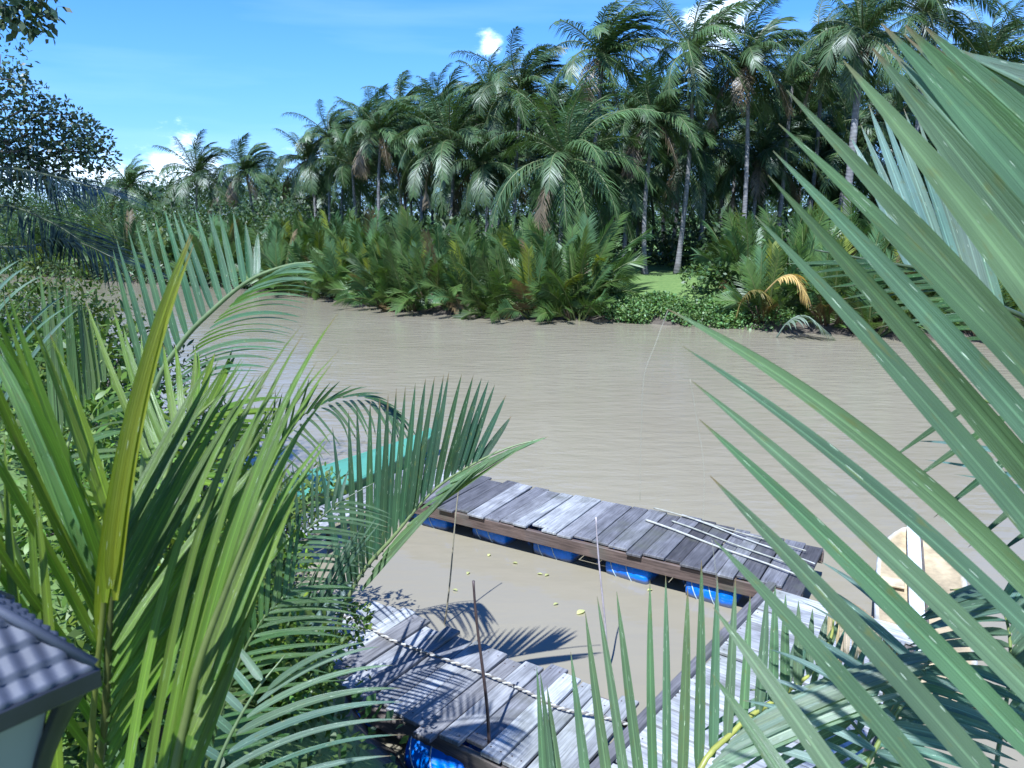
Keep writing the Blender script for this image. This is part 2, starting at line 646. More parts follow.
def ground_z(x, y):
    x = np.asarray(x, float); y = np.asarray(y, float)
    sf = y - far_y(x) + 0.35 * np.sin(x * 1.3) + 0.2 * np.sin(x * 3.1)
    sn = near_y(x) - y + 0.15 * np.sin(x * 2.1)
    s = np.maximum(sf, sn)
    top = np.where(sf > sn, 1.5, 2.6)
    sc = np.where(sf > sn, 3.0, 2.6)
    z = np.where(s < 0, -1.3 * (1 - np.exp(np.minimum(s, 0) / 2.0)), top * (1 - np.exp(-np.maximum(s, 0) / sc)))
    z = z + np.where(s > 1, 0.10 * np.sin(x * 0.7 + 1.0) * np.cos(y * 0.5), 0)
    return z


def gz(x, y): return float(ground_z(x, y))


gx = np.unique(np.concatenate([np.linspace(-3000, -200, 12), np.linspace(-200, -40, 33), np.linspace(-40, 40, 201), np.linspace(40, 200, 33), np.linspace(200, 3000, 12)]))
gy = np.unique(np.concatenate([np.linspace(-1500, -20, 12), np.linspace(-20, 0, 21), np.linspace(0, 56, 141), np.linspace(56, 200, 60), np.linspace(200, 3500, 14)]))
X, Y = np.meshgrid(gx, gy, indexing='ij')
Zg = ground_z(X, Y)
nx, ny = X.shape
i, j = np.meshgrid(np.arange(nx - 1), np.arange(ny - 1), indexing='ij')
quad = np.stack([i * ny + j, (i + 1) * ny + j, (i + 1) * ny + j + 1, i * ny + j + 1], -1).reshape(-1, 4)
g = MB()
g.add(np.stack([X, Y, Zg], -1), quad)
tag(g.build('ground', M['ground']), kind='structure')
w = MB()
w.add([(-3000, -1500, 0), (3000, -1500, 0), (3000, 3400, 0), (-3000, 3400, 0)], [(0, 1, 2, 3)])
tag(w.build('river_water', M['water']), kind='structure')

# ------------------------------------------------------------------ coconut palms on the far bank
WIND = np.array([1.0, 0.15, 0.1])


def coconut_crown(seed, n=26, L=4.4, wind=0.5, up=0.0, m=60):
    """One crown centred on the origin: arching rachises with hanging leaflets, the younger ones blown to one side."""
    r = np.random.default_rng(seed)
    mb = MB()
    for k in range(n):
        az = k * 2.39996 + r.normal(0, 0.15)
        u = k / (n - 1)
        elv = R(82 - 105 * u ** 1.15 + r.normal(0, 7) + up)
        d = np.array([math.cos(az) * math.cos(elv), math.sin(az) * math.cos(elv), math.sin(elv)])
        ln = L * r.uniform(0.82, 1.1) * (0.72 + 0.28 * min(1, u * 3))
        ns = 12
        pts = [np.zeros(3)]
        ds = ln / ns
        grav = (0.085 + 0.18 * u) * r.uniform(0.8, 1.25)
        for q in range(ns):
            d = norm(d + np.array([0, 0, -grav * (0.35 + q / ns)]) + WIND * wind * (0.10 + 0.16 * max(0, 1 - u * 4)) * (0.3 + q / ns))
            pts.append(pts[-1] + d * ds)
        pts = np.array(pts)
        dead = u > 0.9 and r.random() < 0.4
        base = np.array([0.060, 0.102, 0.034]) * r.uniform(0.75, 1.3)
        if u < 0.25: base = np.array([0.055, 0.10, 0.036])
        if dead: base = np.array([0.13, 0.10, 0.06]) * r.uniform(0.7, 1.1)
        mb.tube(pts, np.linspace(0.05, 0.012, ns + 1), 4, np.array([0.13, 0.15, 0.06]) if not dead else base, cap=False)
        fine = spline(pts, m + 6)[5:-1]
        tn = norm(np.gradient(fine, axis=0))
        sd = norm(np.cross(tn, np.array([0, 0, 1.0]) + 1e-3))
        roll = r.normal(0, 0.35)
        upv = np.cross(sd, tn)
        sd = sd * math.cos(roll) + upv * math.sin(roll)
        tt = np.linspace(0, 1, len(fine))
        ll = (0.45 + 0.75 * np.sin(np.pi * np.clip(tt * 0.85 + 0.12, 0, 1))) * 0.82
        for s in (-1, 1):
            k2 = len(fine)
            yf = min(1.0, 0.12 + u * 4.5)
            dr = sd * s * 0.8 * yf + tn * (0.45 + 0.5 * tt[:, None] + 0.5 * (1 - yf)) + r.normal(0, 0.10, (k2, 3))
            dr = norm(dr)
            ln2 = (ll * r.uniform(0.75, 1.3, k2))[:, None]
            C = fine + dr * ln2 * 0.5
            hang = np.array([0, 0, -1.0]) * yf * (0.55 + 0.35 * r.random((k2, 1))) * (1.5 if dead else 1.0) + WIND * wind * 0.45
            T = C + norm(dr * 0.7 + hang) * ln2 * 0.55
            cols = base * r.uniform(0.75, 1.25, (k2, 1))
            mb.blades(fine, C, T, 0.036, np.cross(dr, tn) * s + 0.001, nseg=2, col=cols, prof='long')
    return mb


CROWNS = []
for sd, nn, ll, wd, up in [(11, 32, 4.6, 0.8, 0), (12, 30, 5.0, 1.1, 2), (13, 34, 4.4, 0.5, 0), (14, 28, 4.8, 0.9, 4), (15, 34, 5.2, 0.6, -4), (16, 30, 4.5, 1.2, 5)]:
    mb = coconut_crown(sd, nn, ll, wd, up)
    o = mb.build('crown', M['palm_leaf'])
    CROWNS.append(o.data)
    bpy.data.objects.remove(o)
# one coconut
th = np.linspace(0, np.pi, 8); ph = np.linspace(0, 2 * np.pi, 10, endpoint=False)
TH, PH = np.meshgrid(th, ph, indexing='ij')
sv = np.stack([0.13 * np.sin(TH) * np.cos(PH), 0.13 * np.sin(TH) * np.sin(PH), 0.16 * np.cos(TH)], -1)
ii, jj = np.meshgrid(np.arange(7), np.arange(10), indexing='ij')
sq = np.stack([ii * 10 + jj, (ii + 1) * 10 + jj, (ii + 1) * 10 + (jj + 1) % 10, ii * 10 + (jj + 1) % 10], -1).reshape(-1, 4)
mb = MB(); mb.add(sv, sq, (0.17, 0.15, 0.04)); o = mb.build('coconut', M['coconut']); NUT_GREEN = o.data; bpy.data.objects.remove(o)
mb = MB(); mb.add(sv, sq, (0.22, 0.09, 0.05)); o = mb.build('coconut', M['coconut']); NUT_RED = o.data; bpy.data.objects.remove(o)

palm_no = 0


def palm(px, py, d, label, scale=1.0, lean=0.0, group=None, nuts=None, trunk_r=0.14, ground=None, var=None):
    """A coconut palm whose crown centre shows at (px, py), d metres ahead."""
    global palm_no
    c = P(px, py, d)
    bx = c[0] - lean
    by = c[1] + rng.uniform(-0.4, 0.4)
    bz = gz(bx, by)
    t = empty('coconut_palm', (bx, by, bz), label, 'palm tree', group)
    h = c[2] - bz
    s = np.linspace(0, 1, 14)
    bend = rng.uniform(-0.35, 0.35)
    path = np.stack([bx + lean * s ** 1.7 + bend * np.sin(np.pi * s), by + (c[1] - by) * s, bz - 0.3 + (h + 0.3) * s], -1)
    rad = trunk_r * (1.0 - 0.38 * s) * (1 + 0.9 * np.exp(-s * 22))
    mb = MB(); mb.tube(path, rad * scale ** 0.3, 10, (1, 1, 1))
    mb.build('trunk', M['bark'], t)
    v = palm_no % len(CROWNS) if var is None else var
    cr = bpy.data.objects.new('crown', CROWNS[v])
    COL.objects.link(cr)
    cr.parent = t
    cr.location = Vector(c - np.array([bx, by, bz]))
    cr.rotation_euler = (R(rng.uniform(-5, 5)), R(rng.uniform(-2, 8)), R(rng.uniform(-35, 35)))
    cr.scale = (scale * 0.92,) * 3
    if nuts:
        for k in range(9):
            a = k * 2.4
            n_ = bpy.data.objects.new('coconut', NUT_RED if nuts == 'red' else NUT_GREEN)
            COL.objects.link(n_)
            n_.parent = t
            n_.location = Vector(c - np.array([bx, by, bz]) + np.array([0.3 * math.cos(a), 0.3 * math.sin(a), -0.25 - 0.06 * k]))
            n_.rotation_euler = (0.5 * math.cos(a), 0.5 * math.sin(a), a)
    palm_no += 1
    return t


GF = 'coconut palms of the grove on the far bank'
PALMS = [
    (130, 186, 76, 'lone small coconut palm far upstream, standing apart on the left of the far bank', 0.95, 0.3, None, 2),
    (198, 176, 70, 'round dense coconut palm upstream, left one of a close pair beside the low white cloud', 1.0, 0.2, None, 4),
    (246, 172, 69, 'round dense coconut palm upstream, right one of a close pair beside the low white cloud', 1.0, -0.4, None, 0),
    (309, 160, 60, 'coconut palm at the upstream edge of the dense grove, lower of the two there', 0.95, 0.0, None, 2),
    (331, 138, 60, 'slim coconut palm with an upright tuft of fronds at the upstream edge of the grove', 0.85, 0.3, None, 1),
    (352, 165, 55, 'low grey green coconut palm just inside the upstream edge of the grove', 0.9, -0.2, None, 3),
    (381, 134, 53, 'coconut palm third along the skyline of the grove, with windswept upper fronds', 0.95, 0.3, None, 0),
    (418, 132, 56, 'coconut palm with a narrow crown half behind the bright drooping one', 0.85, 0.0, None, 5),
    (452, 142, 48, 'bright coconut palm with long pale drooping fronds at the front of the grove', 1.05, 0.5, None, 4),
    (484, 165, 46, 'low coconut palm tucked under the bright drooping one, its trunk hidden by nipa', 0.9, 0.2, None, 2),
    (521, 92, 47, 'tall coconut palm with fronds blown upward, beside the tiny white cloud', 1.0, 0.4, 'green', 1),
    (557, 124, 50, 'coconut palm in the notch of the skyline between two tall ones', 0.9, 0.2, None, 3),
    (604, 56, 45, 'tall coconut palm with a plume of fronds swept sideways, highest of the middle grove', 1.15, 0.5, 'green', 5),
    (567, 160, 39, 'short coconut palm with very broad bright fronds standing in front of the grove', 1.12, 0.2, None, 4),
    (655, 122, 41, 'coconut palm over the grassy landing with a pale base of its trunk in view', 0.95, 0.2, None, 0),
    (694, 52, 41, 'tallest slender coconut palm with a long bare trunk and a knot of nuts', 1.0, 0.3, 'green', 1),
    (748, 66, 41, 'coconut palm with a thin grey bare trunk, next to the tallest slender one', 0.95, -0.2, 'green', 0),
    (792, 84, 44, 'coconut palm between the thin bare trunk and the one with rusty nuts', 0.95, 0.1, None, 3),
    (822, 52, 46, 'coconut palm with a ragged crown behind the large near frond, its trunk not in view', 0.95, 0.3, None, 5),
    (863, 36, 35, 'dark trunked coconut palm hung with a cluster of rusty red nuts', 0.92, 0.2, 'red', 2),
    (925, 14, 40, 'coconut palm cut by the top of the view, above the large near frond', 1.0, 0.2, None, 1),
    (992, 56, 42, 'coconut palm at the downstream end with light between its drooping fronds', 0.95, 0.2, None, 3),
    (703, 150, 46, 'coconut palm of middle height behind the tallest slender trunk', 0.9, 0.0, None, 4),
    (625, 172, 43, 'low shadowed coconut palm beside the grassy landing, under the plumed one', 0.9, 0.0, None, 2),
    (762, 158, 45, 'low coconut palm with pale fronds behind the thin grey bare trunk', 0.9, 0.1, None, 0),
]
for (px, py, d, lab, sc, ln, nuts, var) in PALMS:
    palm(px, py, d, lab, sc, ln, GF if d < 61 else 'coconut palms far upstream', nuts, var=var, trunk_r=0.2 if nuts == 'red' else 0.14)
# back rows, half hidden: nothing tells these apart
BACK = 'back row palms of the grove'
for (px, py, d) in [(345, 150, 62), (365, 128, 64), (402, 108, 62), (440, 112, 60), (470, 112, 60), (492, 95, 58), (545, 120, 55), (640, 128, 56), (722, 112, 55), (800, 100, 58), (395, 150, 58), (432, 158, 60), (470, 138, 58), (500, 128, 56), (505, 170, 52), (540, 150, 56), (585, 118, 55), (590, 165, 50), (625, 112, 55), (640, 150, 58),
                    (672, 125, 56), (680, 160, 52), (735, 150, 52), (770, 112, 56), (780, 165, 50), (812, 120, 54), (815, 170, 48), (842, 110, 52), (850, 150, 46), (890, 105, 50),
                    (890, 130, 45), (930, 110, 48), (940, 150, 44), (985, 120, 46), (1010, 165, 42), (1040, 90, 45), (360, 185, 62), (320, 192, 66), (410, 188, 60), (455, 190, 58), (550, 190, 52),
                    (610, 195, 52), (650, 190, 60), (720, 190, 58), (760, 195, 60), (840, 195, 52), (900, 190, 48), (960, 195, 46)]:
    palm(px, py, d, 'coconut palm half hidden in the shady back rows of the grove, behind the front palms', rng.uniform(0.85, 1.05), rng.uniform(-0.4, 0.6), BACK)
for (px, py, d) in [(108, 195, 85), (150, 200, 92), (172, 197, 95), (270, 188, 84), (290, 192, 80), (222, 192, 88)]:
    palm(px, py, d, 'small distant coconut palm just showing over the upstream greenery', 0.8, 0.2, 'distant upstream palms')

# ------------------------------------------------------------------ nipa palms along the far bank
def nipa_clump(seed, n=15, H=4.6, gold=0.12, dead=0.06, m=34):
    r = np.random.default_rng(seed)
    mb = MB()
    for k in range(n):
        az = k * 2.39996 + r.normal(0, 0.3)
        u = k / (n - 1)
        elv = R(88 - 54 * u + r.normal(0, 5))
        d = np.array([math.cos(az) * math.cos(elv), math.sin(az) * math.cos(elv), math.sin(elv)])
        ln = H * r.uniform(0.75, 1.12) * (1 - 0.30 * u)
        ns = 10
        pts = [np.array([0.45 * math.cos(az) * r.random(), 0.45 * math.sin(az) * r.random(), -0.2])]
        gr = (0.04 + 0.085 * u) * r.uniform(0.6, 1.4)
        for q in range(ns):
            d = norm(d + np.array([0.02, 0, -gr * (0.2 + 1.4 * q / ns)]))
            pts.append(pts[-1] + d * ln / ns)
        pts = np.array(pts)
        x = r.random()
        base = np.array([0.072, 0.122, 0.027]) * r.uniform(0.75, 1.25)
        if x < gold and u < 0.7: base = np.array([0.17, 0.20, 0.022]) * r.uniform(0.8, 1.1)
        elif x < gold + dead: base = np.array([0.15, 0.105, 0.05]) * r.uniform(0.7, 1.1)
        elif x < gold + dead + 0.25: base = np.array([0.075, 0.14, 0.05]) * r.uniform(0.8, 1.2)
        mb.tube(pts, np.linspace(0.06, 0.012, ns + 1), 5, np.array([0.13, 0.16, 0.05]), cap=False)
        fine = spline(pts, int(m / 0.72))[-m:]
        tn = norm(np.gradient(fine, axis=0))
        sd = norm(np.cross(tn, np.array([math.cos(az), math.sin(az), 0.35])))
        tw = r.normal(0, 0.7)
        upv = np.cross(sd, tn)
        sd = sd * math.cos(tw) + upv * math.sin(tw)
        upv = np.cross(sd, tn)
        tt = np.linspace(0, 1, m)
        ll = (0.55 + 0.55 * np.sin(np.pi * np.clip(tt * 0.8 + 0.15, 0, 1))) * 0.72
        for s in (-1, 1):
            dr = norm(sd * s * 0.72 + tn * (0.62 + 0.5 * tt[:, None]) + upv * 0.22 + r.normal(0, 0.045, (m, 3)))
            ln2 = (ll * r.uniform(0.85, 1.1, m))[:, None]
            C = fine + dr * ln2 * 0.55
            T = C + norm(dr + np.array([0.06, 0, -0.28]) * r.uniform(0.3, 1.6, (m, 1))) * ln2 * 0.5
            mb.blades(fine, C, T, 0.027, np.cross(tn, dr) * s, nseg=3, col=base * r.uniform(0.82, 1.2, (m, 1)), prof='nipa')
    # brown stubs of old leaf stalks at the foot
    for k in range(9):
        a = r.uniform(0, 6.28)
        p0 = np.array([0.5 * math.cos(a), 0.5 * math.sin(a), -0.3])
        p1 = p0 + np.array([0.5 * math.cos(a), 0.5 * math.sin(a), r.uniform(0.5, 1.1)])
        mb.tube([p0, (p0 + p1) / 2 + [0, 0, 0.1], p1], [0.06, 0.05, 0.03], 5, (0.12, 0.085, 0.05))
    return mb


NIPAS = []
for sd, nn, hh, go, de in [(31, 24, 3.7, 0.08, 0.03), (32, 22, 4.1, 0.04, 0.0), (33, 26, 3.3, 0.16, 0.03), (34, 23, 3.9, 0.0, 0.02), (35, 25, 3.5, 0.10, 0.06)]:
    o = nipa_clump(sd, nn, hh, go, de).build('crown', M['nipa_leaf'])
    NIPAS.append(o.data)
    bpy.data.objects.remove(o)


def nipa(x, y, s, v, label, group, rot=None, z=None):
    t = empty('nipa_palm', (x, y, max(gz(x, y), -0.1) if z is None else z), label, 'nipa palm', group)
    c = bpy.data.objects.new('crown', NIPAS[v])
    COL.objects.link(c)
    c.parent = t
    c.scale = (s,) * 3
    c.rotation_euler = (0, 0, rng.uniform(0, 6.28) if rot is None else rot)
    return t


GN = 'nipa palm clumps crowding the far bank'
LN = 'green nipa palm clump in the far bank row upstream of the grassy landing'
# named ones first: (px, py of the foot, scale, variant, label)
for (px, py, s, v, lab) in [
    (574, 314, 1.0, 0, 'nipa palm clump leaning over the water on a dark muddy foot, next to the creeper'),
    (408, 304, 0.92, 2, 'rounded low nipa palm clump at the water edge with yellowish fronds, where the bank bends'),
    (345, 289, 1.0, 4, 'nipa palm clump with rusty tipped fronds at the upstream end of the far bank row'),
    (800, 322, 0.95, 1, 'grey green nipa palm clump with broad fronds right behind the golden dead frond'),
    (752, 262, 0.75, 3, 'dark nipa palm clump beside the two bare coconut trunks, behind the creeper'),
]:
    p = PZ(px, py, 0.15)
    nipa(p[0], p[1], s, v, lab, None)
for x in np.arange(-15, 3.9, 1.3):
    xx = x + rng.uniform(-0.4, 0.4)
    yy = far_y(xx) + rng.uniform(0.0, 0.7)
    nipa(xx, yy, rng.uniform(0.78, 1.0) * (0.8 if xx > 3.5 else 1), int(rng.integers(0, 5)), LN, GN)
for x in np.arange(-18, 3.6, 1.9):
    xx = x + rng.uniform(-0.5, 0.5)
    nipa(xx, far_y(xx) + rng.uniform(2.6, 4.4), rng.uniform(0.9, 1.12), int(rng.integers(0, 5)), LN, GN)
LD = 'nipa palm clump on the shady downstream bank, seen through the large near frond'
for x in np.arange(10.6, 27, 1.7):
    xx = x + rng.uniform(-0.4, 0.4)
    nipa(xx, far_y(xx) + rng.uniform(0.5, 1.2), rng.uniform(0.85, 1.05), int(rng.integers(0, 5)), LD, 'nipa palm clumps of the downstream bank')
for x in np.arange(10, 28, 2.2):
    xx = x + rng.uniform(-0.5, 0.5)
    nipa(xx, far_y(xx) + rng.uniform(3.2, 5.0), rng.uniform(1.0, 1.25), int(rng.integers(0, 5)), LD, 'nipa palm clumps of the downstream bank')
for x in np.arange(-40, -17, 2.6):
    xx = x + rng.uniform(-0.6, 0.6)
    nipa(xx, far_y(xx) + rng.uniform(0.5, 3.0), rng.uniform(0.8, 1.1), int(rng.integers(0, 5)), 'distant nipa palm clump far upstream, glimpsed between the near leaves', 'upstream nipa palm clumps')


# ------------------------------------------------------------------ leaf scatters: undergrowth, creeper, shrubs
def leaf_cloud(mb, centres, n, size, base, nrm_up=0.6, r=rng, prof='oval', asp=0.42, var=0.35, nseg=2):
    """n leaves around each centre (x, y, z, rx, ry, rz): placed mostly near the surface of an uneven ball."""
    for (cx, cy, cz, rx, ry, rz) in centres:
        v = norm(r.normal(0, 1, (n, 3)))
        rad = r.uniform(0.35, 1.0, (n, 1)) ** 0.5 * (1 + 0.18 * np.sin(v[:, :1] * 7 + cx * 3) * np.cos(v[:, 1:2] * 6 + cy))
        p = np.array([cx, cy, cz]) + v * rad * np.array([rx, ry, rz])
        d = norm(v * 0.7 + r.normal(0, 0.7, (n, 3)) + np.array([0, 0, -0.1]))
        ln = size * r.uniform(0.6, 1.3, (n, 1))
        N = norm(np.array([0, 0, 1.0]) * nrm_up + v * 0.5 + r.normal(0, 0.5, (n, 3)))
        c = np.asarray(base) * r.uniform(1 - var, 1 + var, (n, 1)) * np.concatenate([r.uniform(0.85, 1.25, (n, 1)), np.ones((n, 1)), r.uniform(0.7, 1.2, (n, 1))], 1)
        mb.blades(p, p + d * ln * 0.5 + N * ln * 0.08, p + d * ln, (ln[:, 0] * asp * 0.5), N, nseg=nseg, col=c, prof=prof)


mb = MB()
cs = []
for _ in range(330):
    x = rng.uniform(-24, 30)
    y = far_y(x) + rng.uniform(5.5, 24)
    if 4.6 < x < 10.6 and y < far_y(x) + 16:
        continue
    h = rng.uniform(0.8, 2.2)
    cs.append((x, y, gz(x, y) + h * 0.6, rng.uniform(1.0, 2.2), rng.uniform(1.0, 2.0), h))
leaf_cloud(mb, cs, 150, 0.42, (0.045, 0.075, 0.028))
tag(mb.build('undergrowth', M['broad_leaf']), kind='stuff')
mb = MB()
cs = []
for _ in range(150):
    x = rng.uniform(-75, -14)
    y = far_y(x) + rng.uniform(0.0, 22)
    h = rng.uniform(1.5, 4.0)
    cs.append((x, y, gz(x, y) + h * 0.6, rng.uniform(1.8, 3.2), rng.uniform(1.6, 3), h))
for x in np.arange(-70, -11, 1.3):
    y = far_y(x) + 0.4
    cs.append((x, y, 0.6, 1.1, 0.8, 0.75))
leaf_cloud(mb, cs, 300, 0.32, (0.05, 0.085, 0.03))
tag(mb.build('upstream_undergrowth', M['broad_leaf']), kind='stuff')
# far woods closing the horizon
mb = MB()
cs = []
for _ in range(240):
    x = rng.uniform(-150, 120)
    y = max(far_y(x), 40) + rng.uniform(38, 75)
    h = rng.uniform(4.5, 7.0)
    cs.append((x, y, 1.0 + h * 0.5, rng.uniform(4, 7), rng.uniform(3, 6), h))
leaf_cloud(mb, cs, 620, 0.62, (0.045, 0.08, 0.03), nseg=1, prof='nipa', asp=0.8)
tag(mb.build('far_woods', M['broad_leaf']), kind='stuff')
# creeper tumbling over the bank below the landing
mb = MB()
cs = []
for _ in range(95):
    x = rng.uniform(3.9, 11.2)
    s = rng.uniform(-0.1, 2.4) if x < 5 or x > 8.6 else rng.uniform(-0.1, 1.2)
    y = far_y(x) + s
    cs.append((x, y, max(gz(x, y), 0) + 0.22, rng.uniform(0.4, 0.8), rng.uniform(0.4, 0.7), rng.uniform(0.25, 0.55)))
leaf_cloud(mb, cs, 270, 0.115, (0.10, 0.175, 0.055), nrm_up=0.9, asp=0.8)
tag(mb.build('bank_creeper', M['broad_leaf']), kind='stuff')
# bushes at the two sides of the landing, one thing each
for (x, dy, rx, rz, lab) in [(4.3, 1.6, 1.1, 1.0, 'small leafy bush with bright leaves on the bank between nipa and creeper'),
                             (9.6, 4.0, 1.5, 1.3, 'round leafy bush behind the creeper, below the dark nipa clump'),
                             (4.6, 9.0, 1.5, 1.2, 'dark leafy bush in the shade behind the grassy landing')]:
    y = far_y(x) + dy
    t = empty('bush', (x, y, gz(x, y)), lab, 'bush')
    mb = MB()
    leaf_cloud(mb, [(x + rng.normal(0, rx * 0.4), y + rng.normal(0, rx * 0.4), gz(x, y) + rz * rng.uniform(0.4, 0.9), rx * 0.6, rx * 0.6, rz * 0.5) for _ in range(7)], 260, 0.2, (0.065, 0.115, 0.035), asp=0.6)
    mb.build('foliage', M['broad_leaf'], t)
    mb = MB()
    for k in range(5):
        a = rng.uniform(0, 6.28)
        mb.tube([(x, y, gz(x, y) - 0.1), (x + 0.3 * rx * math.cos(a), y + 0.3 * rx * math.sin(a), gz(x, y) + rz * 0.5), (x + 0.6 * rx * math.cos(a), y + 0.6 * rx * math.sin(a), gz(x, y) + rz)], [0.03, 0.02, 0.008], 5)
    mb.build('stem', M['tree_bark'], t)


# single drooping nipa fronds at the downstream waterline
def free_frond(pts, ln0, base, m=26, w=0.035, sagk=0.8):
    fine = spline(pts, int(m * 1.35))[-m:]
    tn = norm(np.gradient(fine, axis=0))
    sd = norm(np.cross(tn, [0, 0, 1.0]))
    tt = np.linspace(0, 1, m)
    mb = MB()
    for s in (-1, 1):
        dr = norm(sd * s * 0.75 + tn * (0.5 + 0.5 * tt[:, None]) + rng.normal(0, 0.06, (m, 3)))
        ll = (ln0 * (0.5 + 0.6 * np.sin(np.pi * np.clip(tt * 0.8 + 0.15, 0, 1))) * rng.uniform(0.8, 1.1, m))[:, None]
        C = fine + dr * ll * 0.55
        T = C + norm(dr * 0.5 + np.array([0, 0, -sagk])) * ll * 0.5
        mb.blades(fine, C, T, w, np.cross(tn, dr) * s, nseg=4, col=np.asarray(base) * rng.uniform(0.8, 1.2, (m, 1)))
    return mb


for (pts, col, lab) in [
    ([P(765, 292, 29.2), P(780, 278, 28.9), P(794, 276, 28.6), P(806, 296, 28.3)], (0.42, 0.29, 0.10), 'golden dead nipa frond hanging over the bank beside the grey green clump'),
    ([P(775, 340, 28.6), P(788, 322, 28.4), P(806, 316, 28.3), P(832, 336, 28.0)], (0.16, 0.20, 0.14), 'pale drooping nipa frond dipping into the river below the golden dead one'),
    ([P(735, 322, 31.0), P(742, 300, 30.8), P(755, 290, 30.6), P(772, 298, 30.4)], (0.22, 0.18, 0.05), 'yellowing nipa frond bent down over the creeper at the waterline'),
]:
    t = empty('palm_frond', pts[0], lab, 'frond', 'loose fronds on the downstream bank')
    free_frond(np.array(pts), 0.95, col).build('leaflets', M['nipa_leaf'], t)
    mb = MB(); mb.tube(spline(pts, 12), np.linspace(0.035, 0.008, 12), 5, np.array(col) * 0.8); mb.build('midrib', M['midrib'], t)
# ------------------------------------------------------------------ docks
WOODS = [(0.23, 0.225, 0.225), (0.17, 0.165, 0.17), (0.11, 0.105, 0.108), (0.31, 0.305, 0.30), (0.20, 0.19, 0.185), (0.075, 0.07, 0.07)]
PALE = [(0.42, 0.42, 0.41), (0.35, 0.35, 0.34), (0.45, 0.45, 0.43), (0.30, 0.30, 0.29)]


def plank_deck(A, u, L, v, Wd, n, cols, thick=0.035, z=0.45, ragged=0.04, skew=0.0, warp=0.006, gap=0.010, r=rng):
    """Planks laid crosswise from corner A along u, each running along v; every plank its own box with a gap."""
    mb = MB()
    mb.smooth = False
    pos = np.cumsum(r.uniform(0.8, 1.2, n)); pos = np.concatenate([[0], pos]) * L / pos[-1]
    for k in range(n):
        wdt = pos[k + 1] - pos[k] - gap * r.uniform(0.7, 1.5)
        c = A + u * (pos[k] + pos[k + 1]) / 2 + v * (Wd / 2 + r.normal(0, ragged)) + np.array([0, 0, r.normal(0, warp)])
        ln = Wd + r.normal(0, ragged)
        tilt = r.normal(0, 0.008)
        uu = norm(u + np.array([0, 0, tilt])) ; vv = norm(v + np.array([0, 0, r.normal(0, 0.004)]) + u * (skew + r.normal(0, 0.008)))
        ww = np.cross(uu, vv); ww = ww if ww[2] > 0 else -ww
        col = np.array(cols(k)) * r.uniform(0.88, 1.12)
        i0 = mb.n
        mb.box(c - ww * thick / 2, (wdt, ln, thick), col, (uu, vv, ww), bev=0.006)
        loc = np.concatenate(mb.v[-1:]) - c
        mb.uv[-1] = np.stack([loc @ vv * 1.0 + k * 3.7, loc @ uu + k * 1.31], -1)
        for e_ in (-1, 1):
            for q_ in (-0.28, 0.26):
                nc = c + vv * e_ * (ln / 2 - 0.07 - r.uniform(0, 0.02)) + uu * wdt * q_ + ww * 0.0015
                an = np.linspace(0, 2 * np.pi, 7)[:-1]
                mb.add(nc + 0.008 * (np.cos(an)[:, None] * uu + np.sin(an)[:, None] * vv), [tuple(range(6))], (0.06, 0.035, 0.025))
    return mb


def beam(mb, a, b, w, h, col, k=0):
    a = np.asarray(a, float); b = np.asarray(b, float)
    t = norm(b - a); s = norm(np.cross(t, [0, 0, 1.0])); n_ = np.cross(s, t)
    mb.box((a + b) / 2, (np.linalg.norm(b - a), w, h), col, (t, s, n_), bev=0.008)
    loc = mb.v[-1] - a
    mb.uv[-1] = np.stack([loc @ t + k, loc @ s + loc @ n_ + k * 0.7], -1)


def drum(c, axis, L, rad, parent, name='float_drum', col=(0.012, 0.17, 0.72)):
    """Blue plastic drum lying on its side, with ribs and rounded ends, and a rope strap."""
    axis = norm(np.asarray(axis, float))
    prof = [(-0.5, 0.0), (-0.5, 0.72), (-0.49, 0.86), (-0.46, 0.95), (-0.40, 0.985), (-0.24, 1.0), (-0.20, 0.965), (-0.17, 0.965), (-0.13, 1.0), (0.13, 1.0), (0.17, 0.965), (0.20, 0.965), (0.24, 1.0), (0.40, 0.985), (0.46, 0.95), (0.49, 0.86), (0.5, 0.72), (0.5, 0.0)]
    pts = np.array([np.asarray(c) + axis * L * p[0] for p in prof])
    mb = MB()
    n = 24
    a = norm(np.cross(axis, [0, 0, 1.0])); b = np.cross(axis, a)
    ang = np.linspace(0, 2 * np.pi, n, endpoint=False)
    V = np.concatenate([pts[q] + max(prof[q][1], 0.002) * rad * (np.cos(ang)[:, None] * a + np.sin(ang)[:, None] * b) for q in range(len(prof))])
    i, j = np.meshgrid(np.arange(len(prof) - 1), np.arange(n), indexing='ij')
    mb.add(V, np.stack([i * n + j, i * n + (j + 1) % n, (i + 1) * n + (j + 1) % n, (i + 1) * n + j], -1).reshape(-1, 4), col)
    o = mb.build(name, M['drum'], parent)
    mb = MB()
    for q in (-0.3, 0.06):
        ring = [np.asarray(c) + axis * L * q + (rad * 1.012) * (math.cos(t) * a + math.sin(t) * b) + axis * 0.1 * math.sin(t) for t in np.linspace(0, 2 * np.pi, 25)]
        mb.tube(ring, 0.007, 5, (0.45, 0.55, 0.6), cap=False)
    mb.build('strap', M['rope'], o)
    return o


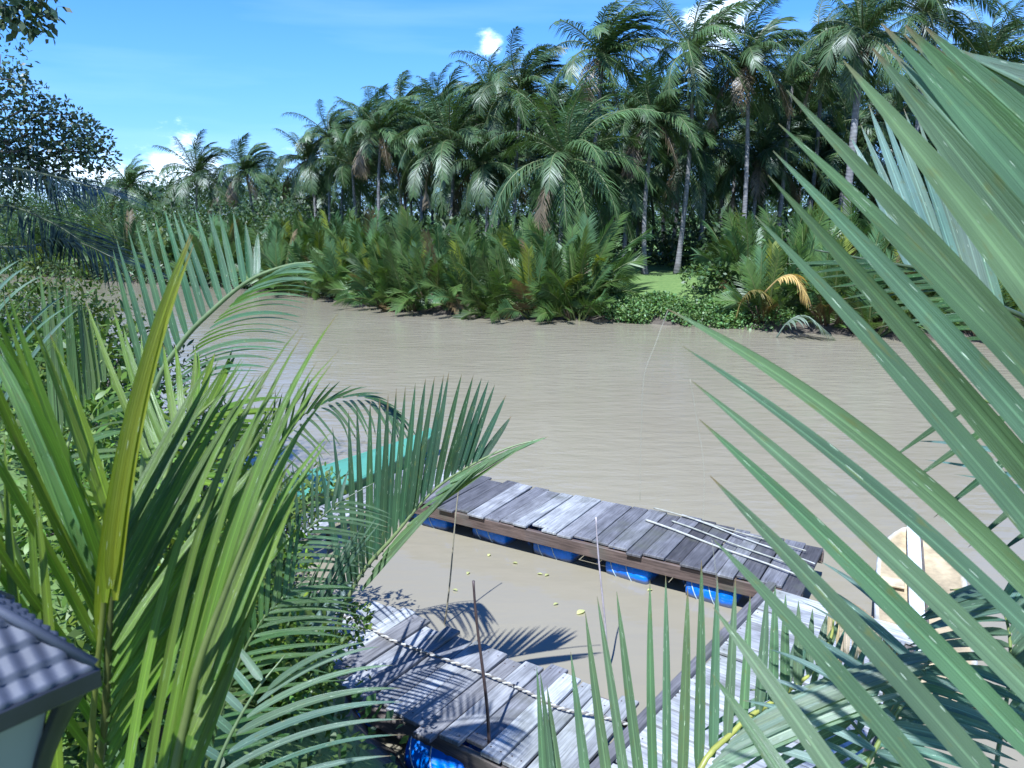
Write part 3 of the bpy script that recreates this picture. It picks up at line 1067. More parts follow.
def drum_mat():
    m, nt, b, out = new_mat('blue drum plastic')
    at = nd(nt, 'ShaderNodeAttribute', attribute_name='Col')
    gp = nd(nt, 'ShaderNodeNewGeometry')
    n1 = noise(nt, 4.0, 5, gp.outputs['Position'])
    n2 = noise(nt, 1.0, 5, mapping(nt, gp.outputs['Position'], (9, 9, 40)))
    c = mul_col(nt, at.outputs['Color'], mrange(nt, n1, 0.3, 0.7, 0.7, 1.3))
    c = mix_col(nt, mrange(nt, n2, 0.56, 0.72, 0, 0.55), c, (0.30, 0.42, 0.60))
    sz = nd(nt, 'ShaderNodeSeparateXYZ')
    nt.links.new(gp.outputs['Position'], sz.inputs[0])
    ad = nd(nt, 'ShaderNodeMath', operation='ADD')
    nt.links.new(sz.outputs[2], ad.inputs[0])
    nt.links.new(mrange(nt, n1, 0.3, 0.7, -0.03, 0.03), ad.inputs[1])
    c = mix_col(nt, mrange(nt, ad.outputs[0], 0.03, 0.07, 0.75, 0.0), c, (0.13, 0.12, 0.07))
    nt.links.new(c, b.inputs['Base Color'])
    nt.links.new(mrange(nt, n2, 0.3, 0.7, 0.28, 0.55), b.inputs['Roughness'])
    bump(nt, b, n1, 0.12, 0.01)
    return m


M['drum'] = drum_mat()
DZ = 0.45
# --- upper dock: the long walkway with blue drums
n0, n1 = PZ(429, 503, DZ), PZ(737, 576, DZ)
f0, f1 = PZ(469, 474, DZ), PZ(789, 538, DZ)
u = norm(n1 - n0)
v = np.array([-u[1], u[0], 0.0])
Wd = float((np.dot(f0 - n0, v) + np.dot(f1 - n0, v)) / 2)
A = n0 - u * 1.25
L = float(np.dot(PZ(800, 592, DZ) - A, u)) + 0.02
t = empty('floating_dock', A + u * L / 2 + v * Wd / 2 - np.array([0, 0, DZ]), 'long grey plank floating dock carried on a row of blue drums', 'dock')
pc = {0: 3, 9: 0}
ncol = rng.choice(len(WOODS), 64, p=[0.25, 0.25, 0.17, 0.15, 0.13, 0.05])


def upper_cols(k):
    if k in (2, 3, 11, 12, 13): return PALE[(k * 7) % 4]
    if k > 15: return np.array(WOODS[[2, 1, 5, 2, 1, 0][k % 6]]) * 0.9
    return WOODS[ncol[k]]


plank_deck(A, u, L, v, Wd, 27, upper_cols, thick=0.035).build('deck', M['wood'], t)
mb = MB(); mb.smooth = False
beam(mb, A + v * 0.03 - [0, 0, 0.135], A + u * L + v * 0.03 - [0, 0, 0.135], 0.06, 0.17, (0.125, 0.088, 0.07))
mb.build('edge_beam', M['wood'], t)
mb = MB(); mb.smooth = False
beam(mb, A + v * (Wd - 0.05) - [0, 0, 0.125], A + u * L + v * (Wd - 0.05) - [0, 0, 0.125], 0.06, 0.16, (0.16, 0.12, 0.10))
mb.build('edge_beam', M['wood'], t)
for k in range(5):
    mb = MB(); mb.smooth = False
    q = A + u * (0.5 + k * (L - 1.0) / 4)
    beam(mb, q + v * 0.07 - [0, 0, 0.10], q + v * (Wd - 0.09) - [0, 0, 0.10], 0.07, 0.10, (0.15, 0.12, 0.10))
    mb.build('joist', M['wood'], t)
for k, (px, py) in enumerate([(427, 522), (487, 536), (550, 553), (625, 574), (708, 597)]):
    q = PZ(px, py, 0.10)
    drum(q + v * 0.26, u + np.array([0, 0, rng.normal(0, 0.03)]) + v * rng.normal(0, 0.06), 0.60, 0.225, t, col=np.array([0.012, 0.17, 0.72]) * rng.uniform(0.85, 1.15))
for k in range(4):
    q = A + u * (0.9 + k * 1.35) + v * (Wd - 0.35)
    drum([q[0], q[1], 0.10], u, 0.60, 0.225, t)
UPP = (A, u, v, Wd, L)

# --- lower dock, mottled by leaf shade
n0, n1 = PZ(340, 688, DZ), PZ(473, 748, DZ)
f0, f1 = PZ(410, 613, DZ), PZ(597, 688, DZ)
u = norm((n1 - n0) / np.linalg.norm(n1 - n0) + (f1 - f0) / np.linalg.norm(f1 - f0))
v = np.array([-u[1], u[0], 0.0])
Wd = float(np.dot((f0 + f1) / 2 - (n0 + n1) / 2, v))
A = (n0 + n1) / 2; A = A + u * np.dot(n0 - A, u) - u * 0.85
L = float(np.dot(PZ(630, 712, DZ) - A, u))
t = empty('floating_dock', A + u * L / 2 + v * Wd / 2 - np.array([0, 0, DZ]), 'broad old plank dock mottled by leaf shadows, with a twisted rope along its middle', 'dock')


def lower_cols(k):
    if k in (0, 1, 2): return np.array(PALE[k % 4]) * 0.85
    if k > 11: return PALE[(k * 3) % 4]
    return np.array(WOODS[[0, 3, 0, 4, 3, 1][k % 6]]) * 1.05


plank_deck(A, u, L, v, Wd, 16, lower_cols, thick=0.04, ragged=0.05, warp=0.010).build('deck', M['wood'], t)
mb = MB(); mb.smooth = False
beam(mb, A + u * 0.02 + v * 0.05 - [0, 0, 0.165], A + u * (L - 0.02) + v * 0.05 - [0, 0, 0.165], 0.06, 0.20, (0.20, 0.165, 0.14))
mb.build('edge_beam', M['wood'], t)
mb = MB(); mb.smooth = False
beam(mb, A + u * 0.02 + v * (Wd - 0.06) - [0, 0, 0.15], A + u * (L - 0.02) + v * (Wd - 0.06) - [0, 0, 0.15], 0.06, 0.18, (0.17, 0.14, 0.12))
mb.build('edge_beam', M['wood'], t)
for k in range(4):
    mb = MB(); mb.smooth = False
    q = A + u * (0.4 + k * (L - 0.8) / 3)
    beam(mb, q + v * 0.10 - [0, 0, 0.12], q + v * (Wd - 0.11) - [0, 0, 0.12], 0.07, 0.11, (0.15, 0.12, 0.10))
    mb.build('joist', M['wood'], t)
for s_ in (0.75, 1.9, 2.9):
    q = A + u * s_ + v * 0.16
    drum([q[0], q[1], 0.10], u, 0.60, 0.225, t)
for s_ in (0.7, 2.3):
    q = A + u * s_ + v * (Wd - 0.42)
    drum([q[0], q[1], 0.10], u, 0.60, 0.225, t)
LOW = (A, u, v, Wd, L)
# the twisted rope
rp = [PZ(px, py, DZ + 0.03) for px, py in [(333, 612), (360, 622), (392, 640), (436, 656), (480, 672), (523, 690), (560, 708), (600, 716), (640, 728)]]
pts = spline(rp, 150)
tn = norm(np.gradient(pts, axis=0)); sd = norm(np.cross(tn, [0, 0, 1.0])); upv = np.cross(sd, tn)
t = empty('rope', rp[0], 'pale twisted rope lying along the middle of the shaded plank dock', 'rope')
for off in (0, np.pi):
    a = np.linspace(0, 2 * np.pi * 34, 150)[:, None] + off
    mb = MB(); mb.tube(pts + (sd * np.cos(a) + upv * np.sin(a)) * 0.009, 0.010, 6, (0.42, 0.40, 0.35) if off else (0.16, 0.145, 0.13))  # dark strand puts the shadow stripes into the rope's colour
    mb.build('strand', M['rope'], t)

# --- pier on the right, bleached almost white
n0, n1 = PZ(632, 736, DZ + 0.05), PZ(772, 588, DZ + 0.05)
u = norm(n1 - n0); v = np.array([u[1], -u[0], 0.0])
A = n0 - u * 1.9
L = float(np.linalg.norm(n1 - n0)) + 1.9
t = empty('wooden_pier', A + u * L / 2 + v * 0.75 - np.array([0, 0, DZ]), 'bleached whitish plank pier joining both docks, striped with frond shade', 'pier')
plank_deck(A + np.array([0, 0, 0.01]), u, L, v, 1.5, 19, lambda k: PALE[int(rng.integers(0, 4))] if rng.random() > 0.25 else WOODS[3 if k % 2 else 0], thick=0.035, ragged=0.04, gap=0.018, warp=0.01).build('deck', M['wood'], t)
mb = MB(); mb.smooth = False
beam(mb, A - v * 0.0 + [0, 0, 0.045], A + u * L + [0, 0, 0.045], 0.09, 0.06, (0.15, 0.14, 0.14))
mb.build('kerb_beam', M['wood'], t)
for s_ in (0.06, 1.42):
    mb = MB(); mb.smooth = False
    beam(mb, A + v * s_ - [0, 0, 0.125], A + u * L + v * s_ - [0, 0, 0.125], 0.06, 0.16, (0.18, 0.15, 0.13))
    mb.build('edge_beam', M['wood'], t)
for k in range(4):
    for s_ in (0.14, 1.34):
        q = A + u * (0.5 + k * (L - 0.8) / 3) + v * s_
        mb = MB(); mb.tube([(q[0], q[1], -1.4), (q[0], q[1], DZ - 0.05)], 0.06, 9, (0.13, 0.11, 0.09)); mb.build('pile', M['wood'], t)
PIER = (A, u, v, L)

# bamboo poles lying along the upper dock
GB = 'bamboo poles lying on the dock'
for k, (a, b, cc, lab) in enumerate([
    ((646, 520), (797, 575), (0.40, 0.39, 0.33), 'thick pale bamboo pole on the drum dock, nearest the water gap'),
    ((672, 521), (808, 571), (0.34, 0.34, 0.27), 'greyish bamboo pole on the drum dock, second from the water gap'),
    ((682, 515), (815, 564), (0.42, 0.42, 0.37), 'pale thin bamboo pole on the drum dock, third from the water gap'),
    ((654, 508), (806, 551), (0.30, 0.29, 0.23), 'thin bamboo pole on the drum dock along its river side edge')]):
    p0, p1 = PZ(*a, DZ + 0.025), PZ(*b, DZ + 0.03 + 0.004 * k)
    s = np.linspace(0, 1, 40)
    pts = p0 + (p1 - p0) * s[:, None] + np.array([0, 0, 0.006]) * np.sin(s * 9)[:, None]
    rr = (0.016 if k == 0 else 0.012) * (1 - 0.3 * s) * (1 + 0.18 * (np.abs((s * 9) % 1 - 0.5) > 0.44))
    mb = MB(); mb.tube(pts, rr, 8, cc)
    tag(mb.build('bamboo_pole', M['bamboo'], loc=p0), lab, 'bamboo pole', GB)

# upright sticks
for (top, foot, zf, rad, cc, lab) in [((462, 478), (443, 624), -0.5, 0.011, (0.30, 0.26, 0.17), 'slender leaning bamboo stick standing in the pool between the docks'),
                                      ((476, 581), (487, 742), 0.0, 0.016, (0.075, 0.05, 0.045), 'dark knotty stick standing upright against the shaded plank dock'),
                                      ((598, 517), (606, 672), -0.4, 0.012, (0.42, 0.36, 0.36), 'pale jointed bamboo stick standing where dock and pier meet')]:
    f = PZ(*foot, 0.0 if zf < 0 else DZ)
    tp = P(*top, f[1])
    f = f + (f - tp) * 0.25
    s = np.linspace(0, 1, 30)
    pts = f + (tp - f) * s[:, None] + np.array([0.02, 0, 0]) * np.sin(s * 5)[:, None]
    rr = rad * (1 - 0.45 * s) * (1 + 0.22 * (np.abs((s * 6) % 1 - 0.5) > 0.45))
    mb = MB(); mb.tube(pts, rr, 8, cc)
    tag(mb.build('stick', M['bamboo'], loc=f), lab, 'stick')

# ------------------------------------------------------------------ turquoise boat and its gangplank
M['boat_paint'] = solid('turquoise boat paint', None, 0.42, nscale=3, namt=0.12, bscale=6, bamt=0.1, bdist=0.01)
M['old_paint'] = solid('worn cream paint', None, 0.7, nscale=3.5, namt=0.45, bscale=9, bamt=0.3, bdist=0.01)


def hull(bow, stern, beam_w, depth, sheer, z0, n=22, taper=(0.06, 0.55), fl=0.75):
    """Sections of an open boat: returns outer shell rings from one gunwale to the other."""
    bow = np.asarray(bow, float); stern = np.asarray(stern, float)
    t = norm(bow - stern); s = np.cross([0, 0, 1.0], t)
    L = np.linalg.norm(bow - stern)
    rings = []
    for k in range(n):
        a = k / (n - 1)
        hw = beam_w / 2 * (min(1, (taper[1] + (1 - taper[1]) * min(1, a / 0.35))) * (1 - max(0, (a - 0.35) / 0.65) ** 1.6) + taper[0] * a)
        top = z0 + depth + sheer * (2 * a - 0.9) ** 2 * (1 if a > 0.45 else 0.5)
        bot = z0 + (0.6 * depth * max(0, (a - 0.75) / 0.25) ** 2)
        c = stern + t * L * a
        ring = []
        for ph in np.linspace(-1, 1, 11):
            y = hw * (abs(ph) ** 0.55) * np.sign(ph) * (fl + (1 - fl) * abs(ph))
            z = bot + (top - bot) * abs(ph) ** 2.2
            ring.append([c[0] + s[0] * y, c[1] + s[1] * y, z])
        rings.append(ring)
    return np.array(rings), t, s


def grid_faces(n, m):
    i, j = np.meshgrid(np.arange(n - 1), np.arange(m - 1), indexing='ij')
    return np.stack([i * m + j, (i + 1) * m + j, (i + 1) * m + j + 1, i * m + j + 1], -1).reshape(-1, 4)


bow, stern = PZ(437, 446, 0.15), PZ(255, 520, 0.15)
bow[2] = stern[2] = 0
rg, tb, sb = hull(bow, stern, 0.95, 0.42, 0.10, -0.08)
t = empty('boat', (bow + stern) / 2, 'turquoise painted boat moored at the near bank, half hidden behind the fan of a frond', 'boat')
mb = MB(); mb.add(rg.reshape(-1, 3), grid_faces(*rg.shape[:2]), (0.025, 0.15, 0.07)); hl = mb.build('hull', M['boat_paint'], t)
for q in (0, -1):
    mb = MB(); mb.tube(rg[:, q] + np.array([0, 0, 0.012]), 0.026, 7, (0.09, 0.26, 0.17)); mb.build('gunwale', M['boat_paint'], t)
# cambered deck, two tones, with a dark seam
dk = []
for k in range(1, 21):
    a, b = rg[k, 0], rg[k, -1]
    dk.append([a + (b - a) * q + np.array([0, 0, 0.02 + 0.10 * math.sin(np.pi * q)]) for q in np.linspace(0.03, 0.97, 9)])
dk = np.array(dk)
mb = MB(); mb.add(dk.reshape(-1, 3), grid_faces(*dk.shape[:2]), (0.10, 0.28, 0.185)); mb.build('deck', M['boat_paint'], t)
mb = MB(); mb.tube(rg[:, 2 if rg[10, 0][0] < rg[10, -1][0] else 8] * 1.0 + sb * 0, 0.012, 6, (0.01, 0.13, 0.11)); mb.build('rubbing_strip', M['boat_paint'], t)
mb = MB(); mb.tube(rg[:, 8 if rg[10, 0][0] < rg[10, -1][0] else 2], 0.012, 6, (0.01, 0.13, 0.11)); mb.build('rubbing_strip', M['boat_paint'], t)

g0, g1 = PZ(318, 527, 0.42), PZ(384, 496, 0.42)
gu = norm(g1 - g0); gv = np.array([-gu[1], gu[0], 0])
t = empty('gangplank', (g0 + g1) / 2 - np.array([0, 0, 0.3]), 'narrow grey gangplank beside the turquoise boat, behind the fan of a frond', 'gangplank')
mb = MB(); mb.smooth = False
for k in range(3):
    beam(mb, g0 - gu * 1.2 + gv * 0.2 * k, g1 + gu * 0.2 + gv * 0.2 * k, 0.185, 0.04, np.array(WOODS[3]) * (1.2 - 0.15 * k), k)
mb.build('deck', M['wood'], t)
for s_ in (-0.8, 0.4):
    mb = MB(); q = g0 + gu * s_ + gv * 0.2
    mb.tube([(q[0], q[1], -1.2), (q[0], q[1], 0.39)], 0.05, 8, (0.13, 0.11, 0.09)); mb.build('pile', M['wood'], t)

# ------------------------------------------------------------------ cream skiff moored by the pier
bow, stern = PZ(918, 531, 0.34), PZ(928, 690, 0.30)
bow[2] = stern[2] = 0
t = empty('boat', (bow + stern) / 2, 'worn cream skiff with rounded bow and white middle plank, behind the large frond', 'boat')
ax = norm(bow - stern); sx = np.array([ax[1], -ax[0], 0.0]); L = float(np.linalg.norm(bow - stern))
nn_ = 26
out = []
for k in range(nn_):
    a = k / (nn_ - 1)
    hw = 0.48 * (1 - max(0, (a - 0.66) / 0.34) ** 2.1) ** 0.55 * (0.86 + 0.14 * min(1, a / 0.4))
    out.append((stern + ax * L * a, max(hw, 0.02), 0.30 + 0.10 * a ** 3))
rows = []
for c, hw, zt in out:
    rows.append([c + sx * hw * q + np.array([0, 0, z]) for q, z in ((-0.72, -0.12), (-0.95, 0.05), (-1.0, zt), (-0.93, zt + 0.02), (-0.88, zt - 0.05), (0, zt - 0.07), (0.88, zt - 0.05), (0.93, zt + 0.02), (1.0, zt), (0.95, 0.05), (0.72, -0.12))])
rows = np.array(rows)
ci = np.tile(np.array([[0.42, 0.42, 0.40]] * 3 + [[0.50, 0.47, 0.38]] + [[0.46, 0.36, 0.21]] * 3 + [[0.50, 0.47, 0.38]] + [[0.42, 0.42, 0.40]] * 3), (nn_, 1))
mb = MB(); mb.add(rows.reshape(-1, 3), grid_faces(nn_, 11), ci); mb.build('hull', M['old_paint'], t)
mb = MB(); mb.smooth = False
beam(mb, stern + ax * 0.6 + [0, 0, 0.31] - sx * 0.06, bow + ax * 0.10 + [0, 0, 0.44] - sx * 0.07, 0.15, 0.035, (0.68, 0.69, 0.66))
mb.build('centre_plank', M['old_paint'], t)
mb = MB(); mb.smooth = False
beam(mb, stern + ax * 0.6 + [0, 0, 0.285] + sx * 0.04, bow - ax * 0.12 + [0, 0, 0.36] + sx * 0.03, 0.03, 0.03, (0.12, 0.10, 0.08))
mb.build('seam_batten', M['old_paint'], t)
for a in (0.25, 0.55):
    mb = MB(); mb.smooth = False
    c = stern + ax * L * a
    beam(mb, c - sx * 0.43 + [0, 0, 0.315], c - sx * 0.17 + [0, 0, 0.315], 0.2, 0.03, (0.55, 0.44, 0.27)); mb.build('thwart', M['old_paint'], t)

# floating fallen leaves on the pool
GL = 'fallen leaves floating on the pool'
for (px, py, lab) in [(468, 573, None), (489, 555, None), (547, 575, None), (556, 604, None), (581, 612, 'largest pale yellow leaf floating in the pool between the docks'), (540, 574, None), (515, 563, None), (455, 590, None), (650, 590, None)]:
    c = PZ(px, py, 0.012)
    a = rng.uniform(0, 6.28); l = 0.13 if lab else 0.07
    mb = MB()
    d = np.array([math.cos(a), math.sin(a), 0])
    mb.blades([c - d * l / 2], [c + np.array([0, 0, 0.015])], [c + d * l / 2], l * 0.3, [0, 0, 1.0], nseg=6, fold=0.15, col=(0.5, 0.5, 0.2), prof='oval', three=True)
    tag(mb.build('fallen_leaf', M['broad_leaf'], loc=c), lab or 'small yellowish leaf floating on the muddy pool between the docks', 'leaf', GL)

# ------------------------------------------------------------------ near bank: tree, dark fronds, shrubs
M_tr = (0.05, 0.08, 0.045)
tx, ty = -9.6, 10.6
tz = gz(tx, ty)
t = empty('broadleaf_tree', (tx, ty, tz), 'dark broadleaf tree with small leaves leaning over the near bank, cut by the frame edge', 'tree')
mb = MB()
trunk = spline([(tx, ty, tz - 0.3), (tx + 0.1, ty - 0.1, tz + 1.5), (tx + 0.5, ty, tz + 3.0), (tx + 0.9, ty - 0.2, tz + 4.6)], 14)
mb.tube(trunk, np.linspace(0.26, 0.14, 14), 12)
limbs = [((-6.8, 11.2, 5.5), 5), ((-7.9, 10.2, 6.0), 6), ((-6.4, 10.4, 5.3), 4), ((-8.2, 9.6, 7.6), 9), ((-9.4, 12.2, 6.6), 8), ((-10.8, 9.5, 7.2), 9), ((-11, 12, 6.8), 8), ((-7.2, 11.6, 5.0), 3)]
cs = []
tr_r = np.random.default_rng(3)
for (e, k0) in limbs:
    e = np.array(e)
    a = trunk[min(k0 + 2, 13)]
    br = spline([a, a + (e - a) * 0.4 + np.array([0, 0, 0.35]), e], 10)
    mb.tube(br, np.linspace(0.09, 0.015, 10), 7)
    for q in range(5):
        b0 = br[4 + q] if 4 + q < 10 else br[-1]
        e2 = b0 + tr_r.normal(0, 0.55, 3) + np.array([0.15, 0, 0.1])
        mb.tube([b0, (b0 + e2) / 2 + [0, 0, 0.08], e2], [0.02, 0.012, 0.005], 5)
        cs.append((*e2, 0.42, 0.42, 0.34))
        cs.append((*(b0 + (e2 - b0) * 0.5 + tr_r.normal(0, 0.2, 3)), 0.4, 0.4, 0.3))
for px, py, dd in [(10, 80, 10.5), (30, 95, 10.6), (12, 110, 10.4), (45, 112, 10.8), (65, 115, 10.7), (28, 130, 10.5), (52, 135, 10.8), (78, 128, 10.9), (92, 138, 11.0), (98, 158, 11.0), (84, 152, 10.8),
                  (70, 150, 10.7), (40, 152, 10.6), (12, 145, 10.5), (58, 165, 10.7), (25, 165, 10.6), (80, 172, 10.8), (5, 175, 10.4), (45, 178, 10.6), (-20, 100, 10.4), (-25, 140, 10.4), (-40, 170, 10.4)]:
    e2 = P(px, py, dd)
    b0 = P(px - 45, py + 10, dd)
    mb.tube([b0, (b0 + e2) / 2 + [0, 0, 0.08], e2 + [0.1, 0, 0]], [0.022, 0.014, 0.005], 5)
    cs.append((*e2, 0.26, 0.3, 0.20))
# extra leaf clumps and branches added above the view to shade the fronds below
for _ in range(64):
    e2 = np.array([tr_r.uniform(-9.5, -5.6), tr_r.uniform(4.6, 9.6), tr_r.uniform(8.2, 10.2)])
    if abs(e2[0] / e2[1]) < 0.84 and (e2[2] - 4.5) / e2[1] < 0.45: continue
    cs.append((*e2, 0.75, 0.75, 0.5))
    b0 = trunk[-1]
    mb.tube([b0, (b0 + e2) / 2 + [0, 0, 0.3], e2], [0.05, 0.03, 0.008], 5)
mb.build('trunk', M['tree_bark'], t)
# one limb reaching out overhead
mb2 = MB()
e0 = trunk[12]
ov = spline([e0, (-7.6, 9.2, 7.4), P(-30, 0, 8.2), P(22, 8, 8.0)], 14)
mb2.tube(ov, np.linspace(0.08, 0.012, 14), 7)
cs2 = [(*P(px, py, 8.0), 0.13, 0.2, 0.10) for px, py in [(4, 4), (20, 12), (36, 8), (44, 18), (28, 20), (10, 22), (-12, 10), (-20, 22), (38, 30), (-6, -10), (24, -8), (44, 2)]]
mb2.build('limb', M['tree_bark'], t)
mb = MB()
leaf_cloud(mb, cs, 190, 0.068, M_tr, r=tr_r, asp=0.55)
leaf_cloud(mb, cs2, 34, 0.10, M_tr, r=tr_r, asp=0.55)
mb.build('crown', M['tree_leaf'], t)

# hanging palm fronds below that tree, its shade deepened in their dark leaf colour
t = empty('coconut_palm', (-10.5, 9.4, gz(-10.5, 9.4)), 'shaded young palm whose dark fronds reach in from the edge below the broadleaf tree', 'palm tree')
mb = MB(); root = np.array([-10.5, 9.4, gz(-10.5, 9.4)])
mb.tube(spline([root - [0, 0, 0.2], root + [0.2, 0, 1.2], root + [0.3, 0, 2.2]], 8), [0.17, 0.14, 0.13, 0.13, 0.12, 0.12, 0.11, 0.1], 10); mb.build('trunk', M['bark'], t)
crown = root + np.array([0.3, 0, 2.2])
for pts in ([crown, P(-90, 175, 9.6), P(0, 168, 9.4), P(60, 178, 9.2), P(100, 190, 9.0)],
            [crown, P(-80, 215, 9.2), P(0, 205, 9.0), P(50, 222, 8.8), P(80, 240, 8.6)],
            [crown, P(-60, 240, 8.8), P(20, 247, 8.7), P(70, 240, 8.6), P(122, 262, 8.4)],
            [crown, P(-80, 150, 10.4), P(-20, 140, 10.8), P(30, 160, 11.0), P(60, 190, 11.0)],
            [crown, crown + [-1, -1, 1.4], crown + [-2.2, -1.8, 1.2]], [crown, crown + [-1, 1.2, 1.3], crown + [-1.6, 2.6, 0.8]]):
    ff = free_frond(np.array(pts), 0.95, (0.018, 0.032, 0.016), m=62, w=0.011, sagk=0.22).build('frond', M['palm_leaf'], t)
    mb = MB(); mb.tube(spline(pts, 14), np.linspace(0.03, 0.006, 14), 5, (0.06, 0.07, 0.03)); mb.build('midrib', M['midrib'], ff)

SH = [  # x, y, radius, height, leaf size, colour, label
    (-1.75, 3.3, 0.55, 0.8, 0.075, (0.085, 0.15, 0.03), 'bright leafy shrub behind the lantern, under the yellow green blades'),
    (-1.45, 4.3, 0.42, 0.5, 0.07, (0.075, 0.14, 0.035), 'leafy shrub at the corner of the shaded dock, beside the pale striped frond'),
    (-2.2, 4.7, 0.7, 0.95, 0.085, (0.085, 0.15, 0.035), 'sunlit shrub with broad leaves below the big yellow green spear'),
    (-1.95, 5.9, 0.42, 0.5, 0.075, (0.08, 0.15, 0.03), 'low shrub with a few yellow leaves on the bank by the shaded dock'),
    (-3.1, 5.7, 0.8, 1.1, 0.09, (0.075, 0.14, 0.035), 'dense shrub at the frame edge over the lantern'),
    (-2.5, 7.2, 0.7, 0.9, 0.08, (0.06, 0.115, 0.035), 'dark shrub under the crossing fronds near the turquoise boat'),
    (-4.3, 7.4, 0.9, 1.3, 0.10, (0.065, 0.12, 0.035), 'tall shrub with glossy leaves behind the pale arching leaflets at the edge'),
    (-4.0, 9.3, 0.8, 1.0, 0.09, (0.055, 0.10, 0.035), 'shrub on the bank right behind the upright fan of blue green leaflets'),
    (-5.8, 9.6, 1.0, 1.3, 0.10, (0.05, 0.095, 0.03), 'dark shrub below the hanging shaded fronds'),
    (-6.4, 12.0, 1.1, 1.3, 0.10, (0.05, 0.09, 0.03), 'dark waterside shrub seen between the fan leaflets and the shaded fronds'),
    (-8.8, 14.5, 1.3, 1.7, 0.12, (0.05, 0.09, 0.03), 'dark bank shrub behind the shaded hanging fronds'),
    (-11.5, 17.5, 1.5, 2.0, 0.13, (0.05, 0.09, 0.03), 'large green shrub along the near bank upstream, beyond the broadleaf tree'),
]
for (x, y, rr, hh, ls, cc, lab) in SH:
    z = gz(x, y)
    t = empty('shrub', (x, y, z), lab, 'shrub')
    cs = [(x + rng.normal(0, rr * 0.45), y + rng.normal(0, rr * 0.45), z + hh * rng.uniform(0.25, 0.9), rr * 0.5, rr * 0.5, hh * 0.33) for _ in range(9)]
    mb = MB(); cc2 = np.array(cc) * np.array([1.35, 1.25, 0.8]); leaf_cloud(mb, cs, 150, ls * 0.85, cc2, asp=0.45, nseg=4); leaf_cloud(mb, cs[::2], 110, ls * 1.5, cc2 * 0.9, asp=0.24, nseg=4); leaf_cloud(mb, cs[1::2], 80, ls * 0.7, cc2 * np.array([1.4, 1.15, 0.7]), asp=0.55, nseg=3); mb.build('foliage', M['broad_leaf'], t)
    mb = MB()
    for c in cs[:7]:
        mb.tube([(x, y, z - 0.1), ((x + c[0]) / 2, (y + c[1]) / 2, z + (c[2] - z) * 0.6), c[:3]], [0.02, 0.014, 0.005], 5)
    mb.build('stem', M['tree_bark'], t)
mb = MB()
cs = []
for _ in range(170):
    x = rng.uniform(-7, -0.5); y = rng.uniform(2.2, 12)
    if y > near_y(x) - 0.25: continue
    cs.append((x, y, gz(x, y) + 0.12, 0.4, 0.4, 0.2))
for _ in range(60):
    x = rng.uniform(-22, -6); y = near_y(x) - rng.uniform(0.0, 5)
    cs.append((x, y, gz(x, y) + 0.3, 0.9, 0.9, 0.5))
leaf_cloud(mb, cs, 75, 0.085, (0.055, 0.105, 0.03), nrm_up=0.9, asp=0.6)
tag(mb.build('ground_cover', M['broad_leaf']), kind='stuff')

# ------------------------------------------------------------------ the near nipa fronds
def keyed(keys, n):
    k = np.array([P(q[0], q[1], q[2] * DS) if not isinstance(q, np.ndarray) else q for q in keys])
    if n is None or n == len(k):
        return k
    return spline(k, n) if len(k) > 2 else k[0] + (k[1] - k[0]) * np.linspace(0, 1, n)[:, None]


CAMP = np.array([0, 0, HCAM])


DS = 1.0


def fan(mb, bases, tips, n, w, bend=0.06, col=(0.09, 0.15, 0.05), nseg=14, jt=0.012, face=0.6, fold=0.35, side=None, prof='nipa', wj=0.12, drop=0.0):
    B = keyed(bases, n); T = keyed(tips, n)
    n = len(B)
    ln = np.linalg.norm(T - B, axis=1, keepdims=True)
    T = T + rng.normal(0, 1, (n, 3)) * jt * ln
    C = B + (T - B) * 0.52 + np.array([0, 0, 1.0]) * bend * ln + rng.normal(0, 1, (n, 3)) * jt * ln
    if side is not None:
        C = C + np.asarray(side) * ln
    mid = (B + T) / 2
    N = norm(norm(CAMP - mid) * face + np.array([0, 0, 1 - face]) + rng.normal(0, 0.16, (n, 3)))
    cc = np.asarray(col) * rng.uniform(0.85, 1.18, (n, 1)) * np.concatenate([rng.uniform(0.9, 1.15, (n, 1)), np.ones((n, 1)), rng.uniform(0.85, 1.15, (n, 1))], 1)
    mb.blades(B, C, T, np.asarray(w) * rng.uniform(1 - wj, 1 + wj, n), N, nseg=nseg, fold=fold, col=cc, prof=prof, three=True)


def frond(plant, rach, fans, rcol=(0.16, 0.20, 0.05), r0=0.012, r1=0.003, label=None):
    mb = MB()
    for f in fans:
        fan(mb, **f)
    o = mb.build('frond', M['near_leaf'], plant)
    if label: o['label'] = label
    pts = spline(np.array([P(q[0], q[1], q[2] * DS) if isinstance(q, tuple) else q for q in rach]), 40)
    mb = MB(); mb.tube(pts, np.linspace(r0, r1, 40), 8, rcol)
    mb.build('midrib', M['midrib'], o)
    return o


def V(x, y, z=None): return np.array([x, y, gz(x, y) - 0.05 if z is None else z])


YG = (0.105, 0.165, 0.012); YG2 = (0.15, 0.19, 0.010); GR = (0.085, 0.14, 0.035); BG = (0.062, 0.13, 0.055); DG = (0.038, 0.08, 0.025)
